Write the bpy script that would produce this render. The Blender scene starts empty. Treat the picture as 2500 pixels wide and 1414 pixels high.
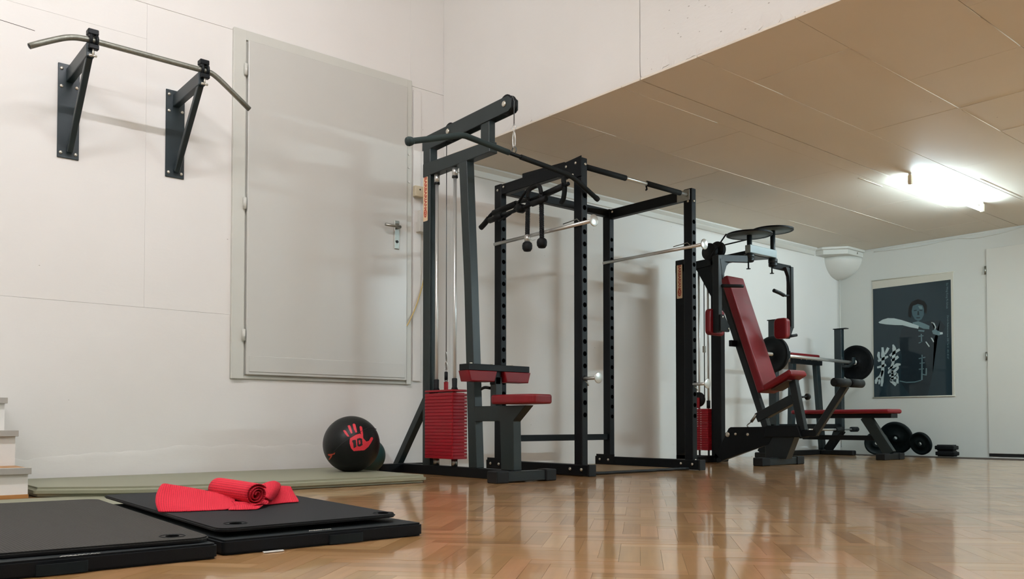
import bpy, bmesh, math, random
from mathutils import Vector as V, Matrix
random.seed(7)
sc = bpy.context.scene
col = sc.collection
R = math.radians

# ------------------------------------------------------------------ camera
cam = bpy.data.cameras.new('camera'); cam.sensor_width = 36; cam.lens = 30.39
cam.shift_y = 0.1083; cam.clip_start = 0.02
co = bpy.data.objects.new('camera', cam); col.objects.link(co)
co.location = (0, 0, .33); co.rotation_euler = (R(91.5), 0, R(49.71 - 90))
sc.camera = co
# ------------------------------------------------------------------ world + lights + exposure
w = bpy.data.worlds.new('world'); sc.world = w; w.use_nodes = True
w.node_tree.nodes['Background'].inputs[0].default_value = (.9, .95, 1, 1)
w.node_tree.nodes['Background'].inputs[1].default_value = .2
def area(name, loc, sx, sy, power, colr, rot=(0, 0, 0)):
    l = bpy.data.lights.new(name, 'AREA'); l.shape = 'RECTANGLE'; l.size = sx; l.size_y = sy
    l.energy = power; l.color = colr
    o = bpy.data.objects.new(name, l); col.objects.link(o); o.location = loc; o.rotation_euler = rot
    return o
WARM = (.94, .94, 1); COOL = (.70, .90, 1)
# the room is lit by fluorescent tubes; the lamps themselves are built by tube_lamp() further down
TALL = ((1.3, 2.7), (-.9, 2.7), (.6, -.3))  # the last one is a fill lamp added behind the camera
TALL_Z, TALL_ES, LOW_ES, LOW_B_ES = 3.45, 225, 125, 540
sc.view_settings.view_transform = 'Standard'; sc.view_settings.look = 'None'
sc.view_settings.exposure = 0.0; sc.view_settings.gamma = 1; sc.view_settings.use_curve_mapping = False

# ------------------------------------------------------------------ materials
def lin(c):
    return tuple((x/12.92 if x <= .04045 else ((x+.055)/1.055)**2.4) for x in [v/255 for v in c])
def mat(name, rgb, rough=.5, metal=0, spec=.5, coat=0, emit=None, es=0, noise=0, nscale=20, bump=0, bscale=60, coatr=.1):
    m = bpy.data.materials.new(name); m.use_nodes = True
    nt = m.node_tree; b = nt.nodes['Principled BSDF']
    c = (*lin(rgb), 1)
    b.inputs['Base Color'].default_value = c
    b.inputs['Roughness'].default_value = rough; b.inputs['Metallic'].default_value = metal
    b.inputs['Specular IOR Level'].default_value = spec
    b.inputs['Coat Weight'].default_value = coat; b.inputs['Coat Roughness'].default_value = coatr
    if emit: b.inputs['Emission Color'].default_value = (*emit, 1); b.inputs['Emission Strength'].default_value = es
    if noise or bump:
        tc = nt.nodes.new('ShaderNodeTexCoord')
    if noise:
        n = nt.nodes.new('ShaderNodeTexNoise'); n.inputs['Scale'].default_value = nscale; n.inputs['Detail'].default_value = 4
        nt.links.new(tc.outputs['Object'], n.inputs['Vector'])
        mx = nt.nodes.new('ShaderNodeMix'); mx.data_type = 'RGBA'
        mx.inputs[6].default_value = tuple(max(0, v*(1-noise)) for v in c[:3])+(1,)
        mx.inputs[7].default_value = tuple(min(1, v*(1+noise)) for v in c[:3])+(1,)
        nt.links.new(n.outputs['Fac'], mx.inputs[0]); nt.links.new(mx.outputs[2], b.inputs['Base Color'])
    if bump:
        n2 = nt.nodes.new('ShaderNodeTexNoise'); n2.inputs['Scale'].default_value = bscale; n2.inputs['Detail'].default_value = 5
        nt.links.new(tc.outputs['Object'], n2.inputs['Vector'])
        bp = nt.nodes.new('ShaderNodeBump'); bp.inputs['Strength'].default_value = bump; bp.inputs['Distance'].default_value = .004
        nt.links.new(n2.outputs['Fac'], bp.inputs['Height']); nt.links.new(bp.outputs['Normal'], b.inputs['Normal'])
    return m

def wall_mat(name, rgb, pits=True, psc=7, keep=.22, pr=.035, bst=.16):
    m = bpy.data.materials.new(name); m.use_nodes = True
    nt = m.node_tree; b = nt.nodes['Principled BSDF']; L = nt.links.new
    b.inputs['Roughness'].default_value = .62; b.inputs['Specular IOR Level'].default_value = .3
    tc = nt.nodes.new('ShaderNodeTexCoord')
    c = lin(rgb)
    n = nt.nodes.new('ShaderNodeTexNoise'); n.inputs['Scale'].default_value = 1.6; n.inputs['Detail'].default_value = 6
    L(tc.outputs['Object'], n.inputs['Vector'])
    mx = nt.nodes.new('ShaderNodeMix'); mx.data_type = 'RGBA'
    mx.inputs[6].default_value = (c[0]*.95, c[1]*.945, c[2]*.93, 1); mx.inputs[7].default_value = (min(1, c[0]*1.04), min(1, c[1]*1.045), min(1, c[2]*1.05), 1)
    L(n.outputs['Fac'], mx.inputs[0])
    # brush streaks along the wall
    mp = nt.nodes.new('ShaderNodeMapping'); mp.inputs['Scale'].default_value = (5, 5, 13)
    L(tc.outputs['Object'], mp.inputs['Vector'])
    n2 = nt.nodes.new('ShaderNodeTexNoise'); n2.inputs['Scale'].default_value = 1.5; n2.inputs['Detail'].default_value = 7; n2.inputs['Roughness'].default_value = .65
    L(mp.outputs[0], n2.inputs['Vector'])
    last = mx.outputs[2]
    h = n2.outputs['Fac']
    if pits:
        mp2 = nt.nodes.new('ShaderNodeMapping'); mp2.inputs['Scale'].default_value = (1, 1, 1.7)
        L(tc.outputs['Object'], mp2.inputs['Vector'])
        vo = nt.nodes.new('ShaderNodeTexVoronoi'); vo.inputs['Scale'].default_value = psc
        L(mp2.outputs[0], vo.inputs['Vector'])
        cr = nt.nodes.new('ShaderNodeMapRange'); cr.inputs[1].default_value = pr*.55; cr.inputs[2].default_value = pr
        L(vo.outputs['Distance'], cr.inputs[0])
        sep = nt.nodes.new('ShaderNodeSeparateColor'); L(vo.outputs['Color'], sep.inputs[0])
        gt = nt.nodes.new('ShaderNodeMath'); gt.operation = 'GREATER_THAN'; gt.inputs[1].default_value = keep
        L(sep.outputs[0], gt.inputs[0])
        mxx = nt.nodes.new('ShaderNodeMath'); mxx.operation = 'MAXIMUM'; L(cr.outputs[0], mxx.inputs[0]); L(gt.outputs[0], mxx.inputs[1])
        m2 = nt.nodes.new('ShaderNodeMix'); m2.data_type = 'RGBA'
        m2.inputs[6].default_value = (c[0]*.55, c[1]*.52, c[2]*.48, 1)
        L(mxx.outputs[0], m2.inputs[0]); L(mx.outputs[2], m2.inputs[7]); last = m2.outputs[2]
    L(last, b.inputs['Base Color'])
    bp = nt.nodes.new('ShaderNodeBump'); bp.inputs['Strength'].default_value = bst; bp.inputs['Distance'].default_value = .006
    L(h, bp.inputs['Height']); L(bp.outputs['Normal'], b.inputs['Normal'])
    return m

def wood_mat():
    m = bpy.data.materials.new('parquet'); m.use_nodes = True
    nt = m.node_tree; b = nt.nodes['Principled BSDF']; L = nt.links.new
    geo = nt.nodes.new('ShaderNodeNewGeometry'); oi = nt.nodes.new('ShaderNodeObjectInfo')
    ad = nt.nodes.new('ShaderNodeMath'); ad.operation = 'ADD'; L(geo.outputs['Random Per Island'], ad.inputs[0]); L(oi.outputs['Random'], ad.inputs[1])
    fr = nt.nodes.new('ShaderNodeMath'); fr.operation = 'FRACT'; L(ad.outputs[0], fr.inputs[0])
    cr = nt.nodes.new('ShaderNodeValToRGB')
    e = cr.color_ramp.elements
    e[0].position = 0; e[0].color = (*lin((160, 118, 72)), 1)
    e[1].position = 1; e[1].color = (*lin((206, 163, 115)), 1)
    for p, c in ((.2, (174, 132, 82)), (.45, (188, 144, 95)), (.7, (195, 148, 103)), (.86, (176, 138, 88))):
        q = e.new(p); q.color = (*lin(c), 1)
    L(fr.outputs[0], cr.inputs[0])
    uv = nt.nodes.new('ShaderNodeUVMap'); uv.uv_map = 'UVMap'
    mp = nt.nodes.new('ShaderNodeMapping'); mp.inputs['Scale'].default_value = (4, 60, 1)
    L(uv.outputs[0], mp.inputs['Vector'])
    cmb = nt.nodes.new('ShaderNodeCombineXYZ'); ml = nt.nodes.new('ShaderNodeMath'); ml.operation = 'MULTIPLY'; ml.inputs[1].default_value = 90
    L(fr.outputs[0], ml.inputs[0]); L(ml.outputs[0], cmb.inputs[2]); L(cmb.outputs[0], mp.inputs['Location'])
    n = nt.nodes.new('ShaderNodeTexNoise'); n.inputs['Scale'].default_value = 1; n.inputs['Detail'].default_value = 2
    L(mp.outputs[0], n.inputs['Vector'])
    mr = nt.nodes.new('ShaderNodeMapRange'); mr.inputs[1].default_value = .3; mr.inputs[2].default_value = .7; mr.inputs[3].default_value = .9; mr.inputs[4].default_value = 1.04
    L(n.outputs['Fac'], mr.inputs[0])
    mx = nt.nodes.new('ShaderNodeMix'); mx.data_type = 'RGBA'; mx.blend_type = 'MULTIPLY'; mx.inputs[0].default_value = 1
    L(cr.outputs[0], mx.inputs[6]); L(mr.outputs[0], mx.inputs[7]); L(mx.outputs[2], b.inputs['Base Color'])
    b.inputs['Roughness'].default_value = .085; b.inputs['Coat Weight'].default_value = .4; b.inputs['Coat Roughness'].default_value = .285; b.inputs['Coat IOR'].default_value = 1.5; b.inputs['IOR'].default_value = 1.5; b.inputs['Specular IOR Level'].default_value = .5
    tc = nt.nodes.new('ShaderNodeTexCoord')
    nb = nt.nodes.new('ShaderNodeTexNoise'); nb.inputs['Scale'].default_value = 9; nb.inputs['Detail'].default_value = 2
    L(geo.outputs['Position'], nb.inputs['Vector'])
    bp = nt.nodes.new('ShaderNodeBump'); bp.inputs['Strength'].default_value = .22; bp.inputs['Distance'].default_value = .0035
    L(nb.outputs['Fac'], bp.inputs['Height']); L(bp.outputs['Normal'], b.inputs['Normal'])
    return m

def weave_mat(name, rgb, scale, depth, dark=.6, rough=.8):
    m = bpy.data.materials.new(name); m.use_nodes = True
    nt = m.node_tree; b = nt.nodes['Principled BSDF']; L = nt.links.new
    b.inputs['Roughness'].default_value = rough; b.inputs['Specular IOR Level'].default_value = .25
    uv = nt.nodes.new('ShaderNodeUVMap'); uv.uv_map = 'UVMap'
    mp = nt.nodes.new('ShaderNodeMapping'); mp.inputs['Scale'].default_value = (scale, scale, scale)
    L(uv.outputs[0], mp.inputs[0])
    ch = nt.nodes.new('ShaderNodeTexVoronoi'); ch.inputs['Scale'].default_value = 1; ch.inputs['Randomness'].default_value = 0
    L(mp.outputs[0], ch.inputs['Vector'])
    mr = nt.nodes.new('ShaderNodeMapRange'); mr.inputs[1].default_value = .2; mr.inputs[2].default_value = .5
    L(ch.outputs['Distance'], mr.inputs[0])
    c = lin(rgb)
    mx = nt.nodes.new('ShaderNodeMix'); mx.data_type = 'RGBA'
    mx.inputs[6].default_value = tuple(v*dark for v in c)+(1,); mx.inputs[7].default_value = (*c, 1)
    L(mr.outputs[0], mx.inputs[0]); L(mx.outputs[2], b.inputs['Base Color'])
    bp = nt.nodes.new('ShaderNodeBump'); bp.inputs['Strength'].default_value = depth; bp.inputs['Distance'].default_value = .002
    L(mr.outputs[0], bp.inputs['Height']); L(bp.outputs['Normal'], b.inputs['Normal'])
    return m

M = dict(
    wall=wall_mat('wall_paint', (228, 225, 220)),
    fascia=wall_mat('fascia_paint', (228, 225, 220), True, 15, .45, .10, .5),
    wallsmooth=wall_mat('wall_paint_smooth', (214, 214, 208), False),
    ceil=wall_mat('ceiling_board', (226, 217, 203)),
    trim=mat('white_trim', (218, 216, 208), .45),
    door=mat('door_grey', (200, 199, 192), .3, spec=.5, noise=.03, nscale=2, bump=.03, bscale=12),
    doorframe=mat('door_frame_grey', (204, 204, 195), .4, noise=.04, nscale=5),
    wood=wood_mat(),
    sub=mat('sub_floor', (60, 45, 32), .9),
    blk=mat('black_paint_steel', (8, 12, 15), .45, spec=.2, noise=.15, nscale=40, bump=.05, bscale=300),
    gry=mat('anthracite_paint_steel', (31, 40, 40), .38, spec=.35, noise=.08, nscale=40, bump=.08, bscale=400),
    brk=mat('dark_teal_steel', (22, 36, 40), .4, noise=.15, nscale=25, bump=.1, bscale=200),
    chrome=mat('chrome', (200, 200, 196), .28, metal=.7),
    steel=mat('brushed_steel', (160, 160, 152), .35, metal=1, noise=.15, nscale=80),
    rawbar=mat('worn_galvanised_bar', (128, 128, 118), .42, metal=.75, noise=.35, nscale=90, bump=.3, bscale=300),
    bolt=mat('zinc_bolt', (200, 196, 184), .3, metal=.8),
    rubber=mat('black_rubber', (11, 13, 15), .6, spec=.3, noise=.15, nscale=60),
    foam=mat('black_foam', (13, 18, 19), .75, spec=.3, bump=.15, bscale=200),
    foamg=mat('dark_green_foam', (38, 50, 49), .7, spec=.3, bump=.15, bscale=200),
    red=mat('red_vinyl', (112, 9, 20), .42, spec=.35, noise=.08, nscale=30, bump=.05, bscale=60),
    redst=mat('red_weight_paint', (140, 12, 27), .38, spec=.35, noise=.15, nscale=60),
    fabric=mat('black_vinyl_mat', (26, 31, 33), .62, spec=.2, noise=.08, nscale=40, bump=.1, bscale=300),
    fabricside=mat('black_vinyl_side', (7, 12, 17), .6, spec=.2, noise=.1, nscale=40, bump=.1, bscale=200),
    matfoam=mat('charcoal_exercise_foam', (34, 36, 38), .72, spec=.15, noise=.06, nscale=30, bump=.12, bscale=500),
    green=mat('sage_green_mat', (138, 138, 116), .5, spec=.4, noise=.07, nscale=3, bump=.1, bscale=8),
    white=mat('white_plastic', (215, 212, 204), .5),
    cream=mat('aged_plastic', (216, 204, 176), .5),
    yellow=mat('yellow_cable', (200, 172, 105), .5),
    handle=mat('webbing', (16, 26, 30), .7, spec=.2),
    hole=mat('hole_black', (2, 2, 2), 1, spec=0),
    gry_shaded=mat('shaded_grey_steel', (26, 32, 34), .4, spec=.3, noise=.08, nscale=40),  # darker copy of the anthracite steel, shade put into its colour
    litsteel=mat('tube_lit_grey_steel', (126, 138, 138), .35, spec=.5),  # tube-lamp highlight on the cross arm put into a lighter grey
    camface_lit=mat('lit_cam_face', (72, 84, 84), .45),  # paler grey carries the light on the undersides of the discs
    underseat=mat('dark_brown_board', (58, 42, 32), .7),
    black=mat('plain_black', (12, 12, 13), .6),
    gloss=mat('gloss_black_ball', (9, 12, 12), .4, spec=.3, bump=.2, bscale=60),
    printred=mat('print_red', (205, 40, 55), .5),
    teal=mat('teal_vinyl', (20, 62, 62), .45, noise=.1),
    label=mat('label_cream', (224, 196, 160), .5),
    labelred=mat('label_red', (176, 62, 40), .5),
    poster=mat('poster_print', (26, 44, 52), .5, coat=.6, coatr=.04, spec=.2, noise=.12, nscale=3),
    posterdk=mat('poster_print_dark', (22, 34, 41), .5, coat=.6, coatr=.04, spec=.2),
    postermid=mat('poster_print_mid', (58, 84, 92), .5, coat=.6, coatr=.04, spec=.2),
    postersk=mat('poster_print_skin', (92, 116, 122), .5, coat=.6, coatr=.04, spec=.2),
    posterlt=mat('poster_print_light', (176, 190, 190), .5, coat=.6, coatr=.04, spec=.2),
    postercr=mat('poster_margin', (206, 202, 188), .55),
    tube=mat('tube_glow', (255, 255, 255), .5, emit=(.70, .90, 1), es=LOW_ES),
    tube_b=mat('tube_glow_low', (255, 255, 255), .5, emit=(.70, .90, 1), es=LOW_B_ES),
    tube_w=mat('tube_glow_warm', (255, 255, 255), .5, emit=WARM, es=TALL_ES),
    alum=mat('aluminium', (190, 188, 182), .35, metal=.6),
    tread=mat('wood_strip', (168, 120, 66), .5, noise=.15, nscale=12),
    board=mat('brown_board', (118, 92, 58), .5, noise=.12, nscale=6),
    iron=mat('cast_iron_plate', (9, 12, 14), .5, spec=.2, noise=.2, nscale=30, bump=.15, bscale=120),
    irong=mat('green_black_plate', (9, 18, 19), .5, spec=.2, noise=.2, nscale=20),
    towel=weave_mat('red_mesh_towel', (226, 46, 66), 1, .5, .6),
    gridmat=weave_mat('grid_foam', (66, 64, 60), 1, .9, .45),
    cable=mat('steel_cable', (90, 92, 92), .4, metal=.8),
)

# ------------------------------------------------------------------ mesh helpers
def nb(): return bmesh.new()
def box(bm, x0, x1, y0, y1, z0, z1, bev=0, seg=2, rot=None, mi=0):
    t = bmesh.new(); bmesh.ops.create_cube(t, size=1)
    for v in t.verts:
        v.co = V(((x0+x1)/2+v.co.x*(x1-x0), (y0+y1)/2+v.co.y*(y1-y0), (z0+z1)/2+v.co.z*(z1-z0)))
    if bev: bmesh.ops.bevel(t, geom=t.edges[:], offset=bev, segments=seg, affect='EDGES', profile=.5)
    if rot: bmesh.ops.transform(t, matrix=rot, verts=t.verts)
    merge(bm, t, mi)
def merge(bm, t, mi=0):
    if mi:
        for f in t.faces: f.material_index = mi
    me = bpy.data.meshes.new('t'); t.to_mesh(me); t.free(); bm.from_mesh(me); bpy.data.meshes.remove(me)
def frame(d, up=V((0, 0, 1))):
    d = d.normalized()
    if abs(d.dot(up)) > .98: up = V((1, 0, 0))
    s = d.cross(up).normalized(); u = s.cross(d).normalized()
    return s, u
def beam(bm, a, b, w, h, bev=.004, up=V((0, 0, 1)), mi=0):
    """rectangular tube from a to b; w sideways, h along up"""
    a = V(a); b = V(b); d = b-a; s, u = frame(d, V(up)); L = d.length
    m = Matrix((( s.x, d.normalized().x, u.x, (a.x+b.x)/2), (s.y, d.normalized().y, u.y, (a.y+b.y)/2), (s.z, d.normalized().z, u.z, (a.z+b.z)/2), (0, 0, 0, 1)))
    box(bm, -w/2, w/2, -L/2, L/2, -h/2, h/2, bev, 1, m, mi)
def cyl(bm, a, b, r, r2=None, n=20, mi=0, bev=0):
    a = V(a); b = V(b); d = b-a; s, u = frame(d); t = bmesh.new()
    r2 = r if r2 is None else r2
    A = [t.verts.new(a+(s*math.cos(i*2*math.pi/n)+u*math.sin(i*2*math.pi/n))*r) for i in range(n)]
    B = [t.verts.new(b+(s*math.cos(i*2*math.pi/n)+u*math.sin(i*2*math.pi/n))*r2) for i in range(n)]
    for i in range(n):
        f = t.faces.new((A[i], A[(i+1) % n], B[(i+1) % n], B[i])); f.smooth = True
    t.faces.new(A[::-1]); t.faces.new(B)
    if bev: bmesh.ops.bevel(t, geom=[e for e in t.edges if len(e.link_faces) == 2 and any(len(f.verts) > 4 for f in e.link_faces)], offset=bev, segments=2, affect='EDGES')
    merge(bm, t, mi)
def lathe(bm, c, ax, prof, n=40, mi=0, smooth=True):
    """prof: list of (r, h) along axis ax from point c"""
    c = V(c); ax = V(ax).normalized(); s, u = frame(ax); t = bmesh.new(); rings = []
    for r, h in prof:
        if r < 1e-5: rings.append([t.verts.new(c+ax*h)])
        else: rings.append([t.verts.new(c+ax*h+(s*math.cos(i*2*math.pi/n)+u*math.sin(i*2*math.pi/n))*r) for i in range(n)])
    for A, B in zip(rings, rings[1:]):
        for i in range(n):
            j = (i+1) % n
            if len(A) == 1 and len(B) == 1: continue
            if len(A) == 1: f = t.faces.new((A[0], B[j], B[i]))
            elif len(B) == 1: f = t.faces.new((A[i], A[j], B[0]))
            else: f = t.faces.new((A[i], A[j], B[j], B[i]))
            f.smooth = smooth
    bmesh.ops.recalc_face_normals(t, faces=t.faces); merge(bm, t, mi)
def smoothpts(P, k=6):
    P = [V(p) for p in P]
    if len(P) < 3: return P
    out = []
    for i in range(len(P)-1):
        p0 = P[max(i-1, 0)]; p1 = P[i]; p2 = P[i+1]; p3 = P[min(i+2, len(P)-1)]
        for j in range(k):
            t = j/k
            out.append(.5*((2*p1)+(-p0+p2)*t+(2*p0-5*p1+4*p2-p3)*t*t+(-p0+3*p1-3*p2+p3)*t**3))
    out.append(P[-1]); return out
def tube(bm, P, r, n=10, sm=0, mi=0, closed=False):
    if sm: P = smoothpts(P, sm)
    P = [V(p) for p in P]; t = bmesh.new(); rings = []; prev = None; m = len(P)
    for i, p in enumerate(P):
        if closed: d = (P[(i+1) % m]-P[i-1])
        else: d = P[min(i+1, m-1)]-P[max(i-1, 0)]
        d.normalize()
        if prev is None: s, u = frame(d)
        else:
            s = (prev-d*prev.dot(d)).normalized(); u = s.cross(d).normalized()
        prev = s
        rr = r[i] if isinstance(r, (list, tuple)) else r
        rings.append([t.verts.new(p+(s*math.cos(k*2*math.pi/n)+u*math.sin(k*2*math.pi/n))*rr) for k in range(n)])
    pr = list(zip(rings, rings[1:]))
    if closed: pr.append((rings[-1], rings[0]))
    for A, B in pr:
        for k in range(n):
            f = t.faces.new((A[k], A[(k+1) % n], B[(k+1) % n], B[k])); f.smooth = True
    if not closed: t.faces.new(rings[0][::-1]); t.faces.new(rings[-1])
    bmesh.ops.recalc_face_normals(t, faces=t.faces); merge(bm, t, mi)
def prism(bm, poly, axis, a, b, bev=0, mi=0, seg=1):
    """poly of 2D pts; axis 'x': pts are (y,z); 'y': (x,z); 'z': (x,y)"""
    def P(p, h):
        return V((h, p[0], p[1])) if axis == 'x' else V((p[0], h, p[1])) if axis == 'y' else V((p[0], p[1], h))
    t = bmesh.new(); A = [t.verts.new(P(p, a)) for p in poly]; B = [t.verts.new(P(p, b)) for p in poly]; n = len(poly)
    t.faces.new(A); t.faces.new(B[::-1])
    for i in range(n): t.faces.new((A[i], B[i], B[(i+1) % n], A[(i+1) % n]))
    bmesh.ops.recalc_face_normals(t, faces=t.faces)
    if bev: bmesh.ops.bevel(t, geom=t.edges[:], offset=bev, segments=seg, affect='EDGES')
    merge(bm, t, mi)
def softprism(bm, poly, axis, a, b, r, seg=3, mi=0):
    t = bmesh.new(); prism(t, poly, axis, a, b)
    k = {'x': 0, 'y': 1, 'z': 2}[axis]
    es = [e for e in t.edges if abs(e.verts[0].co[k]-e.verts[1].co[k]) < 1e-6]
    bmesh.ops.bevel(t, geom=es, offset=r, segments=seg, affect='EDGES', profile=.5, clamp_overlap=True)
    merge(bm, t, mi)
def roundpoly(pts, r, k=5):
    out = []; n = len(pts)
    for i in range(n):
        p = V((*pts[i], 0)); a = V((*pts[i-1], 0)); c = V((*pts[(i+1) % n], 0)); rr = r[i] if isinstance(r, (list, tuple)) else r
        if rr <= 0: out.append((p.x, p.y)); continue
        u = (a-p).normalized()*rr; w = (c-p).normalized()*rr
        for j in range(k+1):
            t = j/k; q = (p+u)*(1-t)**2+p*2*t*(1-t)+(p+w)*t*t; out.append((q.x, q.y))
    return out
def rrect(x0, x1, y0, y1, r, k=5):
    out = []
    for cx, cy, a in ((x1-r, y1-r, 0), (x0+r, y1-r, 90), (x0+r, y0+r, 180), (x1-r, y0+r, 270)):
        for i in range(k+1):
            t = R(a+90*i/k); out.append((cx+r*math.cos(t), cy+r*math.sin(t)))
    return out

def link(name, bm, m, parent=None, loc=(0, 0, 0), smooth=False):
    """makes ONE mesh object; vertex coords given in world space, stored relative to root"""
    org = V(parent['org']) if parent is not None and 'org' in parent else V(loc)
    for v in bm.verts: v.co -= org
    me = bpy.data.meshes.new(name); bm.to_mesh(me); bm.free()
    for mm in (m if isinstance(m, (list, tuple)) else [m]): me.materials.append(M[mm] if isinstance(mm, str) else mm)
    if smooth:
        for p in me.polygons: p.use_smooth = True
    o = bpy.data.objects.new(name, me); col.objects.link(o)
    if parent is not None: o.parent = parent; o['org'] = tuple(org)
    else: o.location = org; o['org'] = tuple(org)
    return o
def tag(o, label, cat, group=None, kind=None):
    o['label'] = label; o['category'] = cat
    if group: o['group'] = group
    if kind: o['kind'] = kind
    return o
def thing(name, label, cat, loc, group=None):
    o = bpy.data.objects.new(name, None); col.objects.link(o); o.location = loc; o['org'] = tuple(loc)
    o.empty_display_size = .05
    return tag(o, label, cat, group)
def struct(name, bm, m, parent=None, loc=(0, 0, 0)):
    o = link(name, bm, m, parent, loc); o['kind'] = 'structure'; return o
def text_bm(s, size, align='CENTER', ext=0, off=0):
    c = bpy.data.curves.new('t', 'FONT'); c.body = s; c.size = size; c.align_x = align; c.align_y = 'CENTER'; c.extrude = ext; c.offset = off; c.resolution_u = 3
    o = bpy.data.objects.new('t', c); col.objects.link(o)
    dg = bpy.context.evaluated_depsgraph_get(); dg.update()
    me = bpy.data.meshes.new_from_object(o.evaluated_get(dg)); bm = bmesh.new(); bm.from_mesh(me)
    bpy.data.objects.remove(o); bpy.data.meshes.remove(me)
    return bm
def put_text(bm, s, size, mtx, mi=0, off=0):
    t = text_bm(s, size, off=off); bmesh.ops.transform(t, matrix=mtx, verts=t.verts)
    for f in t.faces: f.material_index = mi
    merge(bm, t, mi)
def bolts(parent, pts, axis, r=.009, t=.006, name='bolt', m='bolt'):
    for p in pts:
        b = nb(); a = V(axis).normalized(); lathe(b, p, a, [(0, 0), (r, 0), (r, t*.5), (r*.7, t), (0, t)], 12)
        link(name, b, m, parent)

# ================================================================== ROOM SHELL
YW = 5.02; XB = 9.08; XF = 3.61; ZC = 2.23; ZT = 3.7; X0 = -2.0; Y0 = -2.5
# floor: slab + herringbone strips
b = nb(); box(b, X0-.1, XB+.2, Y0-.1, YW+.2, -.2, -.0125)
floor = struct('floor', b, 'sub')
W_, N_ = .052, 5; L_ = W_*N_; G = .0003
phi = R(41.3); cph, sph = math.cos(phi), math.sin(phi)
camf = V((math.cos(R(49.71)), math.sin(R(49.71)), 0)); camr = V((camf.y, -camf.x, 0))
def to_world(u, v): return V((u*cph - v*sph, u*sph + v*cph, 0))
cand = []
for j in range(-190, 190):
    for m_ in range(-22, 22):
        for kind in (0, 1):
            if kind == 0: i0 = j + 2*N_*m_; cu, cv = (i0+N_/2)*W_, (j+.5)*W_
            else: j0 = j + 1 + 2*N_*m_; cu, cv = (j+.5)*W_, (j0+N_/2)*W_
            p = to_world(cu, cv)
            if X0 < p.x < XB+.02 and Y0 < p.y < YW+.02: cand.append((p, kind))
def plank_bm(bm, p, ang, tx, ty, uvl, L=L_, Wd=W_):
    hx, hy = L/2-G, Wd/2-G
    c, s = math.cos(ang), math.sin(ang); vs = []
    for z in (0, 1):
        for (x, y) in ((-hx, -hy), (hx, -hy), (hx, hy), (-hx, hy)):
            top = tx*x + ty*y if z else -.011
            vs.append(bm.verts.new((p.x+x*c-y*s, p.y+x*s+y*c, p.z+top)))
    F = [vs[4:8], [vs[0], vs[1], vs[5], vs[4]], [vs[1], vs[2], vs[6], vs[5]], [vs[2], vs[3], vs[7], vs[6]], [vs[3], vs[0], vs[4], vs[7]]]
    uvs = ((0, 0), (L, 0), (L, Wd), (0, Wd))
    for f in F:
        fc = bm.faces.new(f)
        for k, l in enumerate(fc.loops): l[uvl].uv = uvs[k]
def shown(p):
    d = p.dot(camf); r = p.dot(camr)
    if d < 1.75: return False
    px = 1250+2110*r/d; py = 1033+2110*.33/d
    if not (-20 < px < 2520 and py < 1440): return False
    if p.x < 1.46 and 2.08 < p.y < 3.45: return False
    if .8 < p.x < 2.7 and p.y > 3.97: return False
    return True
vis = sorted([c for c in cand if shown(c[0])], key=lambda c: c[0].dot(camf))
near = set(id(c) for c in vis[:300])
rb = nb(); uvl = rb.loops.layers.uv.new('UVMap')
pm = []
for q in range(3):
    t = nb(); ul = t.loops.layers.uv.new('UVMap'); plank_bm(t, V((0, 0, 0)), 0, 0, 0, ul)
    me = bpy.data.meshes.new('plank'); t.to_mesh(me); t.free(); me.materials.append(M['wood']); pm.append(me)
TL = .0011
for c in cand:
    p, kind = c; ang = phi if kind == 0 else phi+math.pi/2
    tx, ty = random.gauss(0, TL*.7), random.gauss(0, TL*2.0); dz = random.uniform(-.00012, .00012)
    if p.x > XB-.02 or p.y > YW-.02: pass
    if id(c) in near:
        o = bpy.data.objects.new('plank', random.choice(pm)); col.objects.link(o); o.parent = floor
        o.location = (p.x, p.y, dz); o.rotation_euler = (ty, -tx, ang)
    else:
        plank_bm(rb, V((p.x, p.y, dz)), ang, tx, ty, uvl)
me = bpy.data.meshes.new('parquet_strips'); rb.to_mesh(me); rb.free(); me.materials.append(M['wood'])
o = bpy.data.objects.new('parquet_strips', me); col.objects.link(o); o.parent = floor; o['kind'] = 'stuff'

# left wall (door wall): solid backing with painted panels proud of it, thin joints between
DX0, DX1, DZ0, DZ1 = 2.047, 3.325, .595, 2.715
b = nb(); box(b, X0, XB+.15, YW+.004, YW+.25, -.15, ZT)
wl = struct('wall_left', b, 'wall')
def panel(x0, x1, z0, z1, J=.0008):
    b = nb(); box(b, x0+J, x1-J, YW, YW+.006, z0+J, z1-J, .0006, 1); link('panel', b, 'wall', wl)
b = nb(); J = .0008
prism(b, [(X0, -.01), (XF+.06, -.01), (XF+.06, 2.684), (DX1+J, 2.684), (DX1+J, DZ0-J), (DX0-J, DZ0-J), (DX0-J, .978-J), (X0, .978-J)], 'y', YW, YW+.006, .0006); link('panel', b, 'wall', wl)
panel(X0, .40, .978, 2.70, .0002); panel(.40, 1.55, .978, 2.50, .0002); panel(.40, 1.55, 2.50, 2.70, .0004); panel(1.55, DX0, .978, 2.70, .0002)
b = nb(); box(b, X0, DX1, YW, YW+.006, 2.7035, ZT, .001, 1); link('panel', b, 'wall', wl)
b = nb(); box(b, DX1, XF+.06, YW, YW+.006, 2.688, ZT, .001, 1); link('panel', b, 'wall', wl)
panel(XF+.06, XB+.1, -.01, ZC+.1)
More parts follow.
